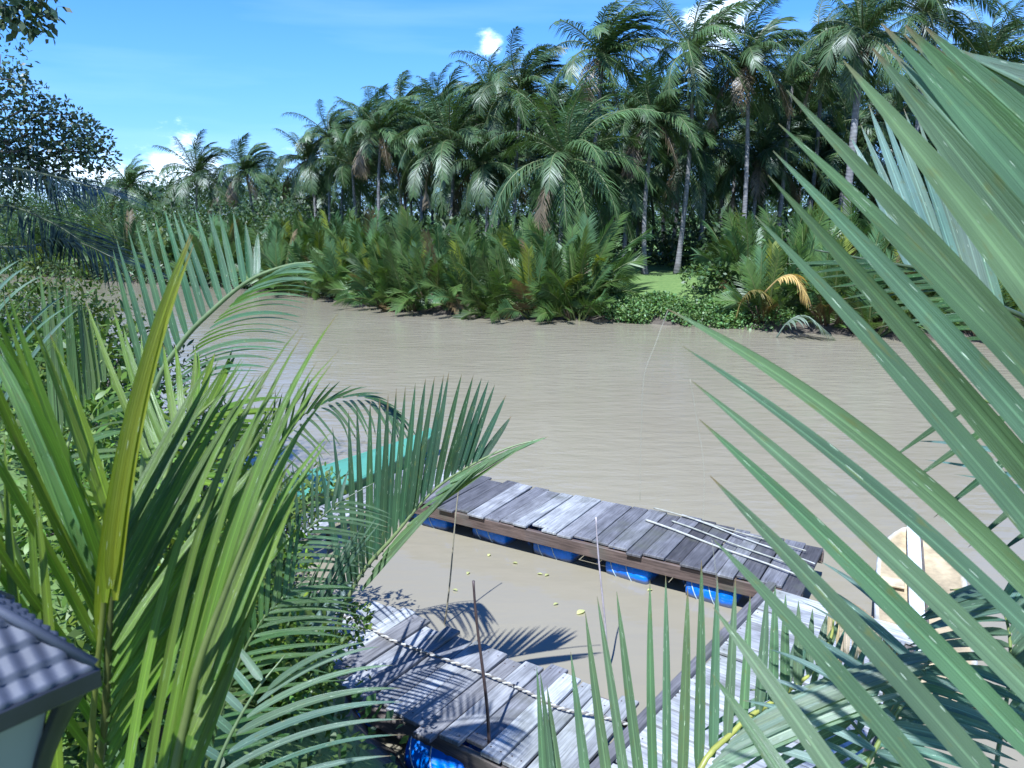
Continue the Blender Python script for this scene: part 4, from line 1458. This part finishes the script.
# --- left plant 1: the yellow green one right by the lantern
ra = V(-0.85, 1.35)
t = empty('nipa_palm', ra, 'nearest yellow green nipa palm rising beside the lantern, with one tall folded spear leaf', 'nipa palm', None)
frond(t, [ra, (98, 900, 1.34), (106, 700, 1.34), (112, 580, 1.36), (122, 480, 1.38), (128, 440, 1.4)], [
    dict(bases=[(104, 770, 1.33), (107, 690, 1.34), (110, 620, 1.35), (113, 570, 1.36), (116, 530, 1.37)], tips=[(-150, 450, 1.1), (-110, 390, 1.12), (-75, 340, 1.15), (-40, 310, 1.2), (-10, 300, 1.25), (22, 296, 1.35), (40, 330, 1.42)], n=13, w=0.0095, bend=0.10, col=YG, jt=0.03, side=(-0.02, 0, 0)),
    dict(bases=[(106, 760, 1.33), (110, 660, 1.34), (114, 590, 1.36), (118, 530, 1.38)], tips=[(290, 392, 1.75), (272, 385, 1.75), (246, 362, 1.7), (215, 362, 1.65)], n=17, w=0.0088, bend=0.02, col=(0.075, 0.13, 0.012), jt=0.02, side=(-0.02, 0, 0)),
    dict(bases=[(106, 780, 1.3), (110, 720, 1.3), (114, 650, 1.32)], tips=[(300, 520, 1.6), (306, 470, 1.6), (296, 430, 1.65)], n=10, w=0.0088, bend=0.05, col=(0.10, 0.17, 0.014), jt=0.03, side=(-0.02, 0, 0.02)),
], rcol=(0.07, 0.075, 0.02), r0=0.011)
frond(t, [ra, (94, 880, 1.28), (104, 600, 1.28), (124, 490, 1.3)], [
    dict(bases=[(100, 640, 1.28), (108, 590, 1.27), (116, 600, 1.27)], tips=[(190, 236, 1.38), (193, 232, 1.37), (194, 243, 1.36)], n=4, w=0.0128, bend=0.01, col=YG2, jt=0.002, side=(-0.07, 0, 0.02), fold=0.7),
], rcol=(0.10, 0.11, 0.02), r0=0.009, label='tall half opened yellow green spear leaf')
frond(t, [ra + [0.1, -0.1, 0], (165, 900, 1.2), (190, 700, 1.25), (230, 580, 1.3), (262, 500, 1.35)], [
    dict(bases=[(118, 860, 1.18), (138, 850, 1.18), (156, 840, 1.2), (172, 820, 1.2), (184, 790, 1.22), (196, 750, 1.24), (206, 710, 1.26), (214, 680, 1.27)], tips=[(268, 372, 1.66), (296, 348, 1.64), (318, 336, 1.62), (328, 352, 1.62), (322, 376, 1.6), (324, 402, 1.6), (318, 436, 1.58), (306, 470, 1.55)], n=14, w=0.0088, bend=0.13, col=(0.105, 0.18, 0.018), jt=0.03, side=(-0.06, 0, 0.02)),
    dict(bases=[(170, 840, 1.2), (186, 760, 1.22), (200, 690, 1.25)], tips=[(270, 470, 1.5), (285, 500, 1.5), (292, 470, 1.5)], n=7, w=0.0115, bend=0.04, col=YG, jt=0.03),
], rcol=(0.10, 0.12, 0.03))
frond(t, [ra + [-0.25, 0.0, 0], (-40, 900, 1.15), (-20, 700, 1.15), (0, 560, 1.2)], [
    dict(bases=[(60, 900, 1.15), (40, 860, 1.15), (20, 780, 1.15), (0, 720, 1.15)], tips=[(40, 470, 1.3), (5, 440, 1.3), (-15, 460, 1.25), (-40, 420, 1.25)], n=8, w=0.0105, bend=0.06, col=(0.10, 0.155, 0.014), jt=0.02),
    dict(bases=[(108, 640, 1.38), (104, 600, 1.38), (100, 560, 1.38)], tips=[(-20, 330, 1.5), (-10, 340, 1.5), (0, 366, 1.5)], n=5, w=0.014, bend=0.16, col=(0.075, 0.15, 0.04), jt=0.012),
], rcol=(0.10, 0.12, 0.03))

# --- left plant 2: the upright blue green fan further back
rb = V(-2.1, 3.9)
t = empty('nipa_palm', rb, 'blue green nipa palm with an upright fan of stiff leaflets before the river', 'nipa palm', None)
frond(t, [rb, (140, 520, 3.7), (152, 400, 3.6), (180, 345, 3.55), (215, 308, 3.5), (250, 280, 3.45), (285, 266, 3.4), (312, 262, 3.35)], [
    dict(bases=[(152, 405, 3.6), (160, 388, 3.6), (168, 372, 3.58), (176, 356, 3.57), (185, 342, 3.56), (195, 330, 3.55), (205, 320, 3.54), (214, 310, 3.53), (224, 301, 3.52), (233, 293, 3.5), (242, 286, 3.5), (250, 281, 3.48), (257, 277, 3.47)],
         tips=[(112, 248, 3.75), (118, 237, 3.75), (131, 227, 3.74), (141, 221, 3.74), (152, 216, 3.72), (162, 210, 3.7), (172, 209, 3.7), (180, 210, 3.68), (200, 208, 3.66), (212, 212, 3.64), (229, 210, 3.62), (243, 220, 3.6), (258, 233, 3.58)], n=15, w=0.0165, bend=0.0, col=BG, jt=0.006, face=0.75),
    dict(bases=[(165, 400, 3.5), (180, 372, 3.5), (195, 348, 3.48), (212, 326, 3.46), (230, 307, 3.44), (250, 290, 3.42), (268, 278, 3.4)],
         tips=[(262, 372, 3.0), (285, 352, 3.0), (296, 335, 3.0), (305, 312, 3.02), (312, 292, 3.05), (316, 278, 3.1), (318, 266, 3.15)], n=22, w=0.0145, bend=0.12, col=(0.085, 0.155, 0.075), jt=0.012, face=0.4),
], rcol=(0.15, 0.19, 0.08), r0=0.018, r1=0.004)
frond(t, [rb + [-0.3, 0.2, 0], (60, 520, 3.6), (75, 420, 3.7), (95, 370, 3.8), (112, 352, 3.9)], [
    dict(bases=[(55, 440, 3.6), (68, 425, 3.65), (80, 410, 3.7), (92, 395, 3.75), (103, 382, 3.8)], tips=[(40, 268, 3.8), (57, 280, 3.8), (70, 282, 3.8), (82, 300, 3.85), (96, 318, 3.9)], n=10, w=0.017, bend=0.0, col=(0.07, 0.115, 0.03), jt=0.015),
    dict(bases=[(62, 470, 3.5), (80, 440, 3.5), (100, 410, 3.6)], tips=[(140, 460, 3.2), (150, 430, 3.2), (160, 400, 3.3)], n=6, w=0.016, bend=0.10, col=(0.06, 0.10, 0.03), jt=0.03),
])
frond(t, [rb + [-0.2, -0.3, 0], (20, 560, 2.6), (-20, 440, 2.5), (-60, 340, 2.4)], [
    dict(bases=[(0, 470, 2.5), (-15, 440, 2.5), (-25, 410, 2.5), (-35, 370, 2.5), (-45, 340, 2.5)], tips=[(72, 330, 2.6), (78, 312, 2.6), (60, 292, 2.6), (38, 272, 2.6), (20, 262, 2.6)], n=9, w=0.011, bend=0.22, col=(0.09, 0.15, 0.10), jt=0.03, face=0.3),
])
frond(t, [rb + [0.2, -0.2, 0], (150, 560, 3.0), (175, 450, 3.0), (215, 400, 3.0), (250, 385, 3.0)], [
    dict(bases=[(158, 480, 3.0), (172, 450, 3.0), (190, 425, 3.0), (210, 405, 3.0)], tips=[(90, 292, 3.3), (140, 330, 3.3), (195, 350, 3.3), (238, 352, 3.3)], n=12, w=0.015, bend=0.02, col=(0.10, 0.165, 0.014), jt=0.04),
    dict(bases=[(160, 490, 3.0), (176, 465, 3.0), (196, 435, 3.0), (220, 410, 3.0)], tips=[(230, 500, 2.8), (262, 462, 2.8), (280, 430, 2.8), (290, 400, 2.8)], n=14, w=0.014, bend=0.05, col=(0.10, 0.165, 0.014), jt=0.04),
])

# --- left plant 3: the comb of dark leaflets over the boat, and the arching dark one
rc = V(-1.35, 5.5)
DS = 1.15
t = empty('nipa_palm', rc, 'nipa palm whose comb of dark narrow leaflets stands in front of the turquoise boat', 'nipa palm', None)
frond(t, [rc, (318, 700, 4.9), (351, 592, 5.0), (395, 535, 5.05), (432, 492, 5.1), (470, 466, 5.1), (508, 448, 5.1), (545, 438, 5.1)], [
    dict(bases=[(346, 602, 5.0), (352, 592, 5.0), (358, 584, 5.0), (366, 572, 5.02), (374, 562, 5.03), (381, 553, 5.04), (388, 544, 5.05), (396, 534, 5.05), (404, 524, 5.06), (412, 514, 5.07), (420, 504, 5.08), (428, 496, 5.09), (437, 488, 5.1), (447, 480, 5.1), (456, 473, 5.1), (464, 469, 5.1), (472, 465, 5.1), (480, 461, 5.1)],
         tips=[(318, 452, 5.2), (337, 425, 5.2), (351, 409, 5.2), (364, 404, 5.2), (378, 399, 5.2), (386, 394, 5.2), (397, 388, 5.2), (407, 386, 5.2), (419, 381, 5.2), (432, 377, 5.2), (442, 374, 5.2), (451, 373, 5.2), (463, 373, 5.2), (475, 376, 5.2), (485, 379, 5.2), (492, 383, 5.2), (504, 391, 5.2), (511, 416, 5.2)], n=21, w=0.030, bend=0.0, col=(0.042, 0.085, 0.040), jt=0.005, face=0.7),
    dict(bases=[(362, 590, 4.95), (380, 560, 4.98), (400, 535, 5.0), (425, 505, 5.0), (450, 482, 5.0)], tips=[(470, 468, 4.9), (500, 452, 4.9), (520, 445, 4.9), (540, 440, 4.9), (548, 437, 4.95)], n=8, w=0.024, bend=0.03, col=(0.105, 0.165, 0.07), jt=0.008, face=0.5),
], rcol=(0.15, 0.19, 0.07), r0=0.022, r1=0.005)
frond(t, [rc + [-0.3, 0.3, 0], (240, 600, 5.4), (262, 480, 5.6), (300, 418, 5.7), (345, 396, 5.8), (385, 402, 5.9), (402, 428, 5.9)], [
    dict(bases=[(262, 485, 5.6), (280, 445, 5.65), (300, 420, 5.7), (325, 403, 5.75), (350, 397, 5.8), (375, 399, 5.85), (395, 412, 5.9)], tips=[(255, 405, 5.5), (285, 385, 5.5), (320, 378, 5.5), (355, 385, 5.5), (385, 395, 5.5), (405, 415, 5.5), (415, 440, 5.5)], n=22, w=0.016, bend=0.05, col=DG, jt=0.03),
    dict(bases=[(262, 490, 5.6), (280, 450, 5.65), (300, 424, 5.7), (325, 406, 5.75), (350, 400, 5.8), (375, 402, 5.85), (395, 414, 5.9)], tips=[(295, 510, 5.2), (310, 478, 5.2), (330, 455, 5.2), (352, 440, 5.2), (375, 436, 5.2), (395, 440, 5.2), (408, 450, 5.2)], n=22, w=0.014, bend=0.08, col=(0.06, 0.10, 0.04), jt=0.03),
], rcol=(0.08, 0.10, 0.04))
frond(t, [rc, (262, 640, 4.4), (285, 560, 4.4), (330, 510, 4.5), (375, 482, 4.6)], [
    dict(bases=[(258, 660, 4.4), (268, 610, 4.4), (285, 560, 4.4), (310, 528, 4.5), (340, 502, 4.5)], tips=[(330, 640, 4.0), (350, 600, 4.0), (372, 570, 4.1), (385, 540, 4.2), (392, 515, 4.3)], n=22, w=0.0125, bend=0.09, col=(0.06, 0.105, 0.05), jt=0.02),
    dict(bases=[(258, 660, 4.4), (268, 610, 4.4), (285, 560, 4.4), (310, 528, 4.5), (340, 502, 4.5)], tips=[(215, 560, 4.5), (240, 500, 4.5), (270, 470, 4.5), (310, 462, 4.6), (350, 470, 4.6)], n=18, w=0.0125, bend=0.05, col=(0.05, 0.09, 0.045), jt=0.03),
], rcol=(0.08, 0.11, 0.04))
frond(t, [rc + [0.1, -0.3, 0], (255, 720, 4.0), (290, 650, 4.0), (330, 600, 4.1), (362, 575, 4.2)], [
    dict(bases=[(250, 730, 4.0), (270, 690, 4.0), (295, 645, 4.0), (325, 605, 4.1)], tips=[(275, 590, 4.2), (310, 560, 4.2), (345, 535, 4.2), (380, 520, 4.3)], n=16, w=0.012, bend=0.05, col=(0.055, 0.10, 0.05), jt=0.03),
    dict(bases=[(330, 600, 4.1), (352, 582, 4.15)], tips=[(262, 700, 3.8), (285, 690, 3.8)], n=3, w=0.020, bend=0.06, col=(0.10, 0.16, 0.12), jt=0.02),
], rcol=(0.08, 0.11, 0.04))

DS = 1.0
# --- left plant 4: low, with pale leaflets striped by light over the dock corner
rd = V(-0.85, 2.5)
t = empty('nipa_palm', rd, 'low nipa palm with pale silvery leaflets sweeping over the corner of the shaded dock', 'nipa palm', None)
frond(t, [rd, (190, 860, 2.4), (215, 770, 2.5), (250, 700, 2.6), (285, 655, 2.7)], [
    dict(bases=[(268, 690, 2.62), (256, 705, 2.6), (244, 722, 2.57), (232, 742, 2.55), (224, 765, 2.52), (216, 790, 2.5), (210, 815, 2.48), (204, 840, 2.46)], tips=[(364, 641, 2.6), (382, 648, 2.6), (396, 673, 2.58), (402, 696, 2.55), (404, 713, 2.52), (406, 729, 2.5), (396, 752, 2.45), (388, 772, 2.42)], n=9, w=0.0175, bend=0.15, col=(0.10, 0.16, 0.10), jt=0.008, face=0.35),
    dict(bases=[(262, 680, 2.62), (250, 700, 2.6), (236, 725, 2.57), (222, 760, 2.52)], tips=[(230, 640, 2.7), (205, 650, 2.7), (190, 690, 2.6), (178, 730, 2.55)], n=5, w=0.017, bend=0.06, col=(0.08, 0.14, 0.08), jt=0.02),
], rcol=(0.12, 0.16, 0.06))

frond(t, [rd + [-0.3, 0.4, 0], (200, 820, 3.0), (225, 700, 3.1), (262, 620, 3.2), (310, 575, 3.3)], [
    dict(bases=[(210, 760, 3.0), (222, 710, 3.1), (240, 660, 3.15), (265, 618, 3.2), (290, 592, 3.25)], tips=[(300, 740, 2.9), (325, 690, 2.9), (345, 650, 3.0), (358, 615, 3.1), (362, 585, 3.2)], n=20, w=0.011, bend=0.10, col=(0.05, 0.10, 0.03), jt=0.04),
    dict(bases=[(210, 760, 3.0), (222, 710, 3.1), (240, 660, 3.15), (265, 618, 3.2), (290, 592, 3.25)], tips=[(165, 640, 3.1), (195, 585, 3.1), (225, 545, 3.2), (262, 520, 3.3), (305, 510, 3.4)], n=18, w=0.011, bend=0.05, col=(0.055, 0.105, 0.025), jt=0.04),
], rcol=(0.10, 0.13, 0.04))

# --- right plant 1: the large frond filling the right of the view
rr_ = V(1.75, 1.25)
t = empty('nipa_palm', rr_, 'large nipa palm close by, its broad leaflets slanting across the river and the moored skiff', 'nipa palm', None)
fb = [(850, 880, 1.02), (885, 850, 1.04), (962, 826, 1.08), (1005, 800, 1.1), (1055, 775, 1.13), (1085, 750, 1.16), (1120, 725, 1.2), (1135, 700, 1.23), (1150, 672, 1.27), (1165, 640, 1.3), (1180, 605, 1.34), (1200, 570, 1.38), (1215, 587, 1.42), (1232, 572, 1.44), (1250, 530, 1.48), (1265, 492, 1.52), (1280, 450, 1.55), (1298, 405, 1.58)]
ft = [(712, 676, 1.3), (712, 608, 1.32), (712, 540, 1.34), (708, 475, 1.36), (700, 421, 1.38), (690, 379, 1.4), (685, 346, 1.42), (668, 310, 1.45), (757, 218, 1.55), (767, 178, 1.6), (774, 154, 1.63), (784, 117, 1.66), (788, 92, 1.68), (838, 60, 1.7), (871, 50, 1.72), (878, 24, 1.74), (902, 30, 1.76), (925, 32, 1.78)]
frond(t, [rr_, (760, 1000, 0.98), (850, 890, 1.01), (1010, 805, 1.09), (1120, 728, 1.19), (1190, 605, 1.36), (1265, 492, 1.51), (1310, 370, 1.6), (1345, 200, 1.7)], [
    dict(bases=fb, tips=ft, n=None, w=[0.019, 0.0205, 0.0215, 0.0225, 0.023, 0.023, 0.023, 0.022, 0.0275, 0.028, 0.029, 0.031, 0.034, 0.047, 0.052, 0.054, 0.056, 0.06], bend=np.array([0.025] * 6 + [0.07, 0.12] + [0.02] * 10)[:, None], col=(0.090, 0.148, 0.070), jt=0.004, face=0.72, fold=0.34, nseg=24, wj=0.05, side=(0.008, 0, 0.0)),
    dict(bases=[(1258, 510, 1.5), (1272, 470, 1.53), (1290, 428, 1.56), (1305, 380, 1.6), (1316, 330, 1.63)], tips=[(884, 44, 1.8), (900, 44, 1.82), (918, 46, 1.83), (938, 50, 1.84), (958, 58, 1.84)], n=7, w=0.052, bend=0.04, col=(0.115, 0.170, 0.105), jt=0.006, face=0.66, fold=0.3, nseg=20),  # paler green here and in the next fan paints the silvery sun glint
    dict(bases=[(1325, 250, 1.64), (1330, 220, 1.66), (1335, 190, 1.68)], tips=[(940, 44, 1.86), (965, 60, 1.86), (990, 76, 1.86)], n=7, w=0.056, bend=0.04, col=(0.115, 0.170, 0.105), jt=0.01, face=0.6, fold=0.25, nseg=20),
], rcol=(0.14, 0.18, 0.06), r0=0.02, r1=0.008)
fr = t.children[0]
for pts in ([(668, 310, 1.45), (655, 345, 1.44), (644, 378, 1.43), (641, 440, 1.43), (640, 500, 1.43)], [(690, 379, 1.4), (697, 420, 1.4), (704, 470, 1.39), (703, 530, 1.39)], [(712, 540, 1.34), (716, 575, 1.34), (722, 640, 1.33)]):
    q = spline(np.array([P(*x) for x in pts]), 24)
    mb = MB(); mb.tube(q, np.linspace(0.0005, 0.0003, 24), 5, (1, 1, 1)); mb.build('thread', M['thread'], fr)

# --- right plant 2: the pale comb behind it
re_ = V(3.1, 3.0)
t = empty('nipa_palm', re_, 'nipa palm with a short comb of silvery leaflets, behind the large near frond', 'nipa palm', None)
frond(t, [re_, (1120, 420, 2.9), (1050, 335, 2.9), (985, 300, 2.9), (930, 272, 2.9), (880, 262, 2.9), (815, 250, 2.95)], [
    dict(bases=[(912, 272, 2.9), (926, 279, 2.9), (938, 286, 2.9), (950, 293, 2.9), (962, 300, 2.9), (974, 306, 2.9), (988, 314, 2.9), (1002, 322, 2.9)], tips=[(850, 138, 3.2), (862, 122, 3.2), (872, 104, 3.2), (884, 100, 3.2), (897, 108, 3.2), (912, 112, 3.2), (928, 120, 3.2), (944, 130, 3.2)], n=9, w=0.0225, bend=0.02, col=(0.12, 0.185, 0.14), jt=0.006, face=0.3),  # pale leaf colour stands in for the sky reflected on these leaflets
    dict(bases=[(1040, 340, 2.9), (1000, 310, 2.9), (960, 288, 2.9), (920, 272, 2.9), (880, 262, 2.9)], tips=[(930, 340, 2.8), (880, 320, 2.8), (845, 300, 2.8), (815, 282, 2.8), (790, 262, 2.8)], n=14, w=0.012, bend=0.04, col=DG, jt=0.02),
], rcol=(0.05, 0.07, 0.03), r0=0.016)
frond(t, [re_, (1130, 560, 2.7), (1080, 480, 2.7), (1020, 420, 2.7), (950, 385, 2.7)], [
    dict(bases=[(1100, 500, 2.7), (1060, 455, 2.7), (1020, 420, 2.7), (980, 398, 2.7)], tips=[(1000, 560, 2.5), (960, 540, 2.5), (920, 500, 2.5), (890, 460, 2.5)], n=5, w=0.015, bend=0.05, col=DG, jt=0.03),
    dict(bases=[(1110, 520, 2.7), (1080, 480, 2.7)], tips=[(950, 480, 2.6), (910, 440, 2.6)], n=3, w=0.012, bend=0.09, col=(0.10, 0.17, 0.14), jt=0.02),
])

# --- right plant 3: low, comb standing over the pier
rf = V(0.55, 2.2)
t = empty('nipa_palm', rf, 'low nipa palm with upright leaflets on a yellow midrib over the pale pier', 'nipa palm', None)
frond(t, [rf, (690, 800, 2.35), (735, 730, 2.5), (775, 700, 2.6), (812, 672, 2.7), (830, 640, 2.75), (834, 618, 2.78)], [
    dict(bases=[(548, 900, 2.1), (560, 880, 2.1), (574, 880, 2.12), (606, 860, 2.15), (624, 850, 2.2), (640, 830, 2.24), (650, 810, 2.28), (664, 800, 2.32), (680, 790, 2.36), (698, 772, 2.4), (714, 756, 2.44), (730, 740, 2.48), (748, 722, 2.52), (765, 707, 2.57), (780, 697, 2.6), (793, 688, 2.64), (806, 678, 2.68), (817, 666, 2.7), (825, 652, 2.73)],
         tips=[(534, 664, 2.4), (541, 672, 2.4), (551, 684, 2.4), (577, 638, 2.45), (594, 600, 2.5), (608, 598, 2.52), (638, 584, 2.55), (664, 572, 2.6), (684, 588, 2.62), (704, 562, 2.66), (720, 578, 2.7), (738, 580, 2.72), (756, 598, 2.75), (770, 584, 2.78), (780, 592, 2.8), (794, 598, 2.8), (808, 606, 2.82), (826, 614, 2.82), (838, 622, 2.82)], n=21, w=0.0185, bend=0.0, col=(0.09, 0.15, 0.065), jt=0.008, face=0.7),
    dict(bases=[(705, 775, 2.35), (730, 745, 2.4), (755, 722, 2.45), (780, 705, 2.5)], tips=[(905, 700, 2.3), (930, 668, 2.3), (945, 655, 2.32), (950, 648, 2.35)], n=10, w=0.024, bend=0.08, col=(0.16, 0.215, 0.14), jt=0.008, face=0.35),
], rcol=(0.30, 0.30, 0.06), r0=0.013, r1=0.004)
frond(t, [rf + [0.3, 0, 0], (820, 860, 2.2), (880, 740, 2.3), (925, 670, 2.4), (935, 630, 2.5)], [
    dict(bases=[(935, 660, 2.4), (915, 690, 2.36), (895, 720, 2.3), (875, 750, 2.27), (860, 780, 2.25)], tips=[(820, 560, 2.9), (800, 600, 2.8), (770, 650, 2.6), (745, 700, 2.5), (735, 742, 2.4)], n=9, w=0.017, bend=0.12, col=(0.13, 0.20, 0.16), jt=0.01, face=0.35),
    dict(bases=[(930, 660, 2.4), (910, 695, 2.36), (885, 735, 2.3), (870, 770, 2.27)], tips=[(1040, 700, 2.2), (1030, 740, 2.2), (1010, 770, 2.1), (960, 810, 2.1)], n=13, w=0.019, bend=0.08, col=(0.085, 0.15, 0.10), jt=0.012, fold=0.6),
])
frond(t, [rf + [0.5, 0.1, 0], (960, 900, 2.2), (1000, 740, 2.6), (1010, 640, 2.9), (990, 590, 3.1), (950, 590, 3.2)], [
    dict(bases=[(1002, 740, 2.6), (1010, 690, 2.75), (1010, 640, 2.9), (1000, 605, 3.0), (980, 588, 3.1)], tips=[(880, 740, 2.4), (890, 690, 2.5), (905, 650, 2.6), (915, 625, 2.8), (925, 612, 2.9)], n=14, w=0.024, bend=0.07, col=(0.085, 0.15, 0.095), jt=0.012, fold=0.6),
    dict(bases=[(1004, 740, 2.6), (1012, 690, 2.75), (1012, 640, 2.9), (1004, 605, 3.0)], tips=[(1100, 660, 2.6), (1100, 620, 2.7), (1080, 570, 2.9), (1040, 545, 3.1)], n=12, w=0.024, bend=0.05, col=(0.085, 0.15, 0.095), jt=0.012, fold=0.6),
])

frond(t, [rf + [0.4, 0.2, 0], (905, 760, 2.6), (915, 690, 2.8), (890, 640, 3.0), (860, 608, 3.2), (832, 596, 3.3)], [
    dict(bases=[(915, 690, 2.8), (895, 645, 3.0), (862, 608, 3.2), (832, 596, 3.3)], tips=[(925, 790, 2.6), (895, 735, 2.8), (860, 690, 3.0), (826, 660, 3.2)], n=15, w=0.017, bend=-0.02, col=(0.36, 0.29, 0.20), jt=0.03, face=0.7),
], rcol=(0.25, 0.18, 0.10), label='dry tan frond with hanging withered leaflets')

frond(t, [rf + [0.6, -0.2, 0], (900, 900, 2.0), (890, 790, 2.3), (850, 720, 2.5), (800, 690, 2.7), (750, 690, 2.8)], [
    dict(bases=[(893, 790, 2.3), (875, 752, 2.4), (850, 722, 2.5), (820, 700, 2.62), (785, 690, 2.72)], tips=[(830, 850, 2.3), (790, 810, 2.4), (750, 780, 2.5), (720, 760, 2.6), (700, 735, 2.7)], n=13, w=0.017, bend=0.08, col=(0.09, 0.155, 0.085), jt=0.015),
    dict(bases=[(893, 790, 2.3), (875, 752, 2.4), (850, 722, 2.5), (820, 700, 2.62), (785, 690, 2.72)], tips=[(960, 690, 2.6), (930, 655, 2.7), (890, 635, 2.8), (845, 628, 2.9), (795, 632, 3.0)], n=13, w=0.016, bend=0.05, col=(0.10, 0.165, 0.10), jt=0.02),
], rcol=(0.16, 0.19, 0.07))

# ------------------------------------------------------------------ the garden lantern at the lower edge
M['black_metal'] = solid('black cast metal', (0.018, 0.02, 0.026), 0.32, nscale=12, namt=0.3, bscale=60, bamt=0.08, bdist=0.002)
M['roof_tile'] = solid('lantern roof enamel', (0.06, 0.066, 0.09), 0.62, nscale=14, namt=0.3, bscale=50, bamt=0.06, bdist=0.002)
M['frost'] = solid('frosted lantern glass', (0.22, 0.225, 0.23), 0.45, nscale=5, namt=0.05)
cc = P(96, 670, 0.86)                     # eave corner
hd = np.array([1.0, 0.12, 0]); hd = hd / np.linalg.norm(hd)
RH = 0.19
ctr = cc - hd * RH
t = empty('garden_lantern', (ctr[0], ctr[1], gz(ctr[0], ctr[1])), 'black garden lantern with a tiled roof and pale glass, standing below the yellow green blades', 'lantern')
cor = [ctr + RH * np.array([hd[0] * math.cos(a) - hd[1] * math.sin(a), hd[0] * math.sin(a) + hd[1] * math.cos(a), 0]) for a in (0, -math.pi / 2, -math.pi, -3 * math.pi / 2)]
apex = ctr + np.array([0, 0, 0.150])
mb = MB()
nu, nv = 65, 41
for k in range(4):
    a, b = cor[k], cor[(k + 1) % 4]
    e = (b - a)
    nf = norm(np.cross(e, apex - a)); nf = nf if nf[2] > 0 else -nf
    vs = np.zeros((nv, nu, 3))
    for j_ in range(nv):
        q = j_ / (nv - 1)
        rows_ = q * 6.0
        fr_ = rows_ - math.floor(rows_ - 1e-9)
        saw = (1 - fr_) * 0.0075
        for i_ in range(nu):
            p_ = i_ / (nu - 1)
            base = (a + e * p_) * (1 - q * 0.93) + apex * q * 0.93
            xw = p_ * (1 - q * 0.93) + 0.5 * q * 0.93
            wv = 0.0026 * math.sin(xw * 2 * math.pi * 11)
            vs[j_, i_] = base + nf * (saw + wv)
    mb.add(vs.reshape(-1, 3), grid_faces(nv, nu), (1, 1, 1))
mb.build('roof', M['roof_tile'], t)
for k in range(4):
    mb = MB(); mb.tube([cor[k] + [0, 0, 0.008], cor[k] + (apex - cor[k]) * 0.93 + [0, 0, 0.008]], 0.0065, 8); mb.build('hip_rib', M['roof_tile'], t)
mb = MB(); mb.smooth = False
for k in range(4):
    a, b = cor[k], cor[(k + 1) % 4]
    tt_ = norm(b - a); sn = np.cross(tt_, [0, 0, 1.0])
    mb.box((a + b) / 2 - np.array([0, 0, 0.011]), (np.linalg.norm(b - a) + 0.006, 0.008, 0.026 + 0.001 * (k % 2)), (1, 1, 1), (tt_, sn, np.array([0, 0, 1.0])), bev=0.002)
mb.build('eave_rim', M['black_metal'], t)
mb = MB(); mb.smooth = False
sof = [ctr + (c - ctr) * 0.965 - np.array([0, 0, 0.019]) for c in cor]
mb.add(np.array(sof), [(0, 1, 2, 3)]); mb.build('soffit', M['black_metal'], t)
mb = MB(); mb.tube([apex - [0, 0, 0.012], apex + [0, 0, 0.006], apex + [0, 0, 0.022], apex + [0, 0, 0.035], apex + [0, 0, 0.05]], [0.02, 0.022, 0.010, 0.015, 0.003], 14); mb.build('finial', M['black_metal'], t)
gtop, gbot = 0.72, 0.42
hg = 0.23
gt = [ctr + (c - ctr) * gtop - np.array([0, 0, 0.021]) for c in cor]
gb = [ctr + (c - ctr) * gbot - np.array([0, 0, hg]) for c in cor]
for k in range(4):
    a, b, c_, d_ = gt[k], gt[(k + 1) % 4], gb[(k + 1) % 4], gb[k]
    mb = MB(); mb.smooth = False
    mb.add(np.array([a + (b - a) * 0.02, b + (a - b) * 0.02, c_ + (d_ - c_) * 0.02, d_ + (c_ - d_) * 0.02]), [(0, 1, 2, 3)]); mb.build('glass', M['frost'], t)
    arm = spline([ctr + (cor[k] - ctr) * 0.86 - [0, 0, 0.02], ctr + (cor[k] - ctr) * 0.74 - [0, 0, 0.06], ctr + (cor[k] - ctr) * 0.58 - [0, 0, 0.13], ctr + (cor[k] - ctr) * 0.44 - [0, 0, 0.232]], 16)
    mb = MB(); mb.tube(arm, np.linspace(0.015, 0.009, 16), 8); mb.build('arm', M['black_metal'], t)
gzl = gz(ctr[0], ctr[1])
bz_ = ctr[2] - hg
mb = MB(); mb.tube([(ctr[0], ctr[1], bz_ + 0.004), (ctr[0], ctr[1], bz_ - 0.02), (ctr[0], ctr[1], bz_ - 0.05)], [0.078, 0.082, 0.03], 20); mb.build('base_plate', M['black_metal'], t)
mb = MB(); mb.tube([(ctr[0], ctr[1], bz_ - 0.045), (ctr[0], ctr[1], (bz_ + gzl) / 2), (ctr[0], ctr[1], gzl + 0.1), (ctr[0], ctr[1], gzl - 0.1)], [0.03, 0.032, 0.05, 0.09], 16); mb.build('post', M['black_metal'], t)
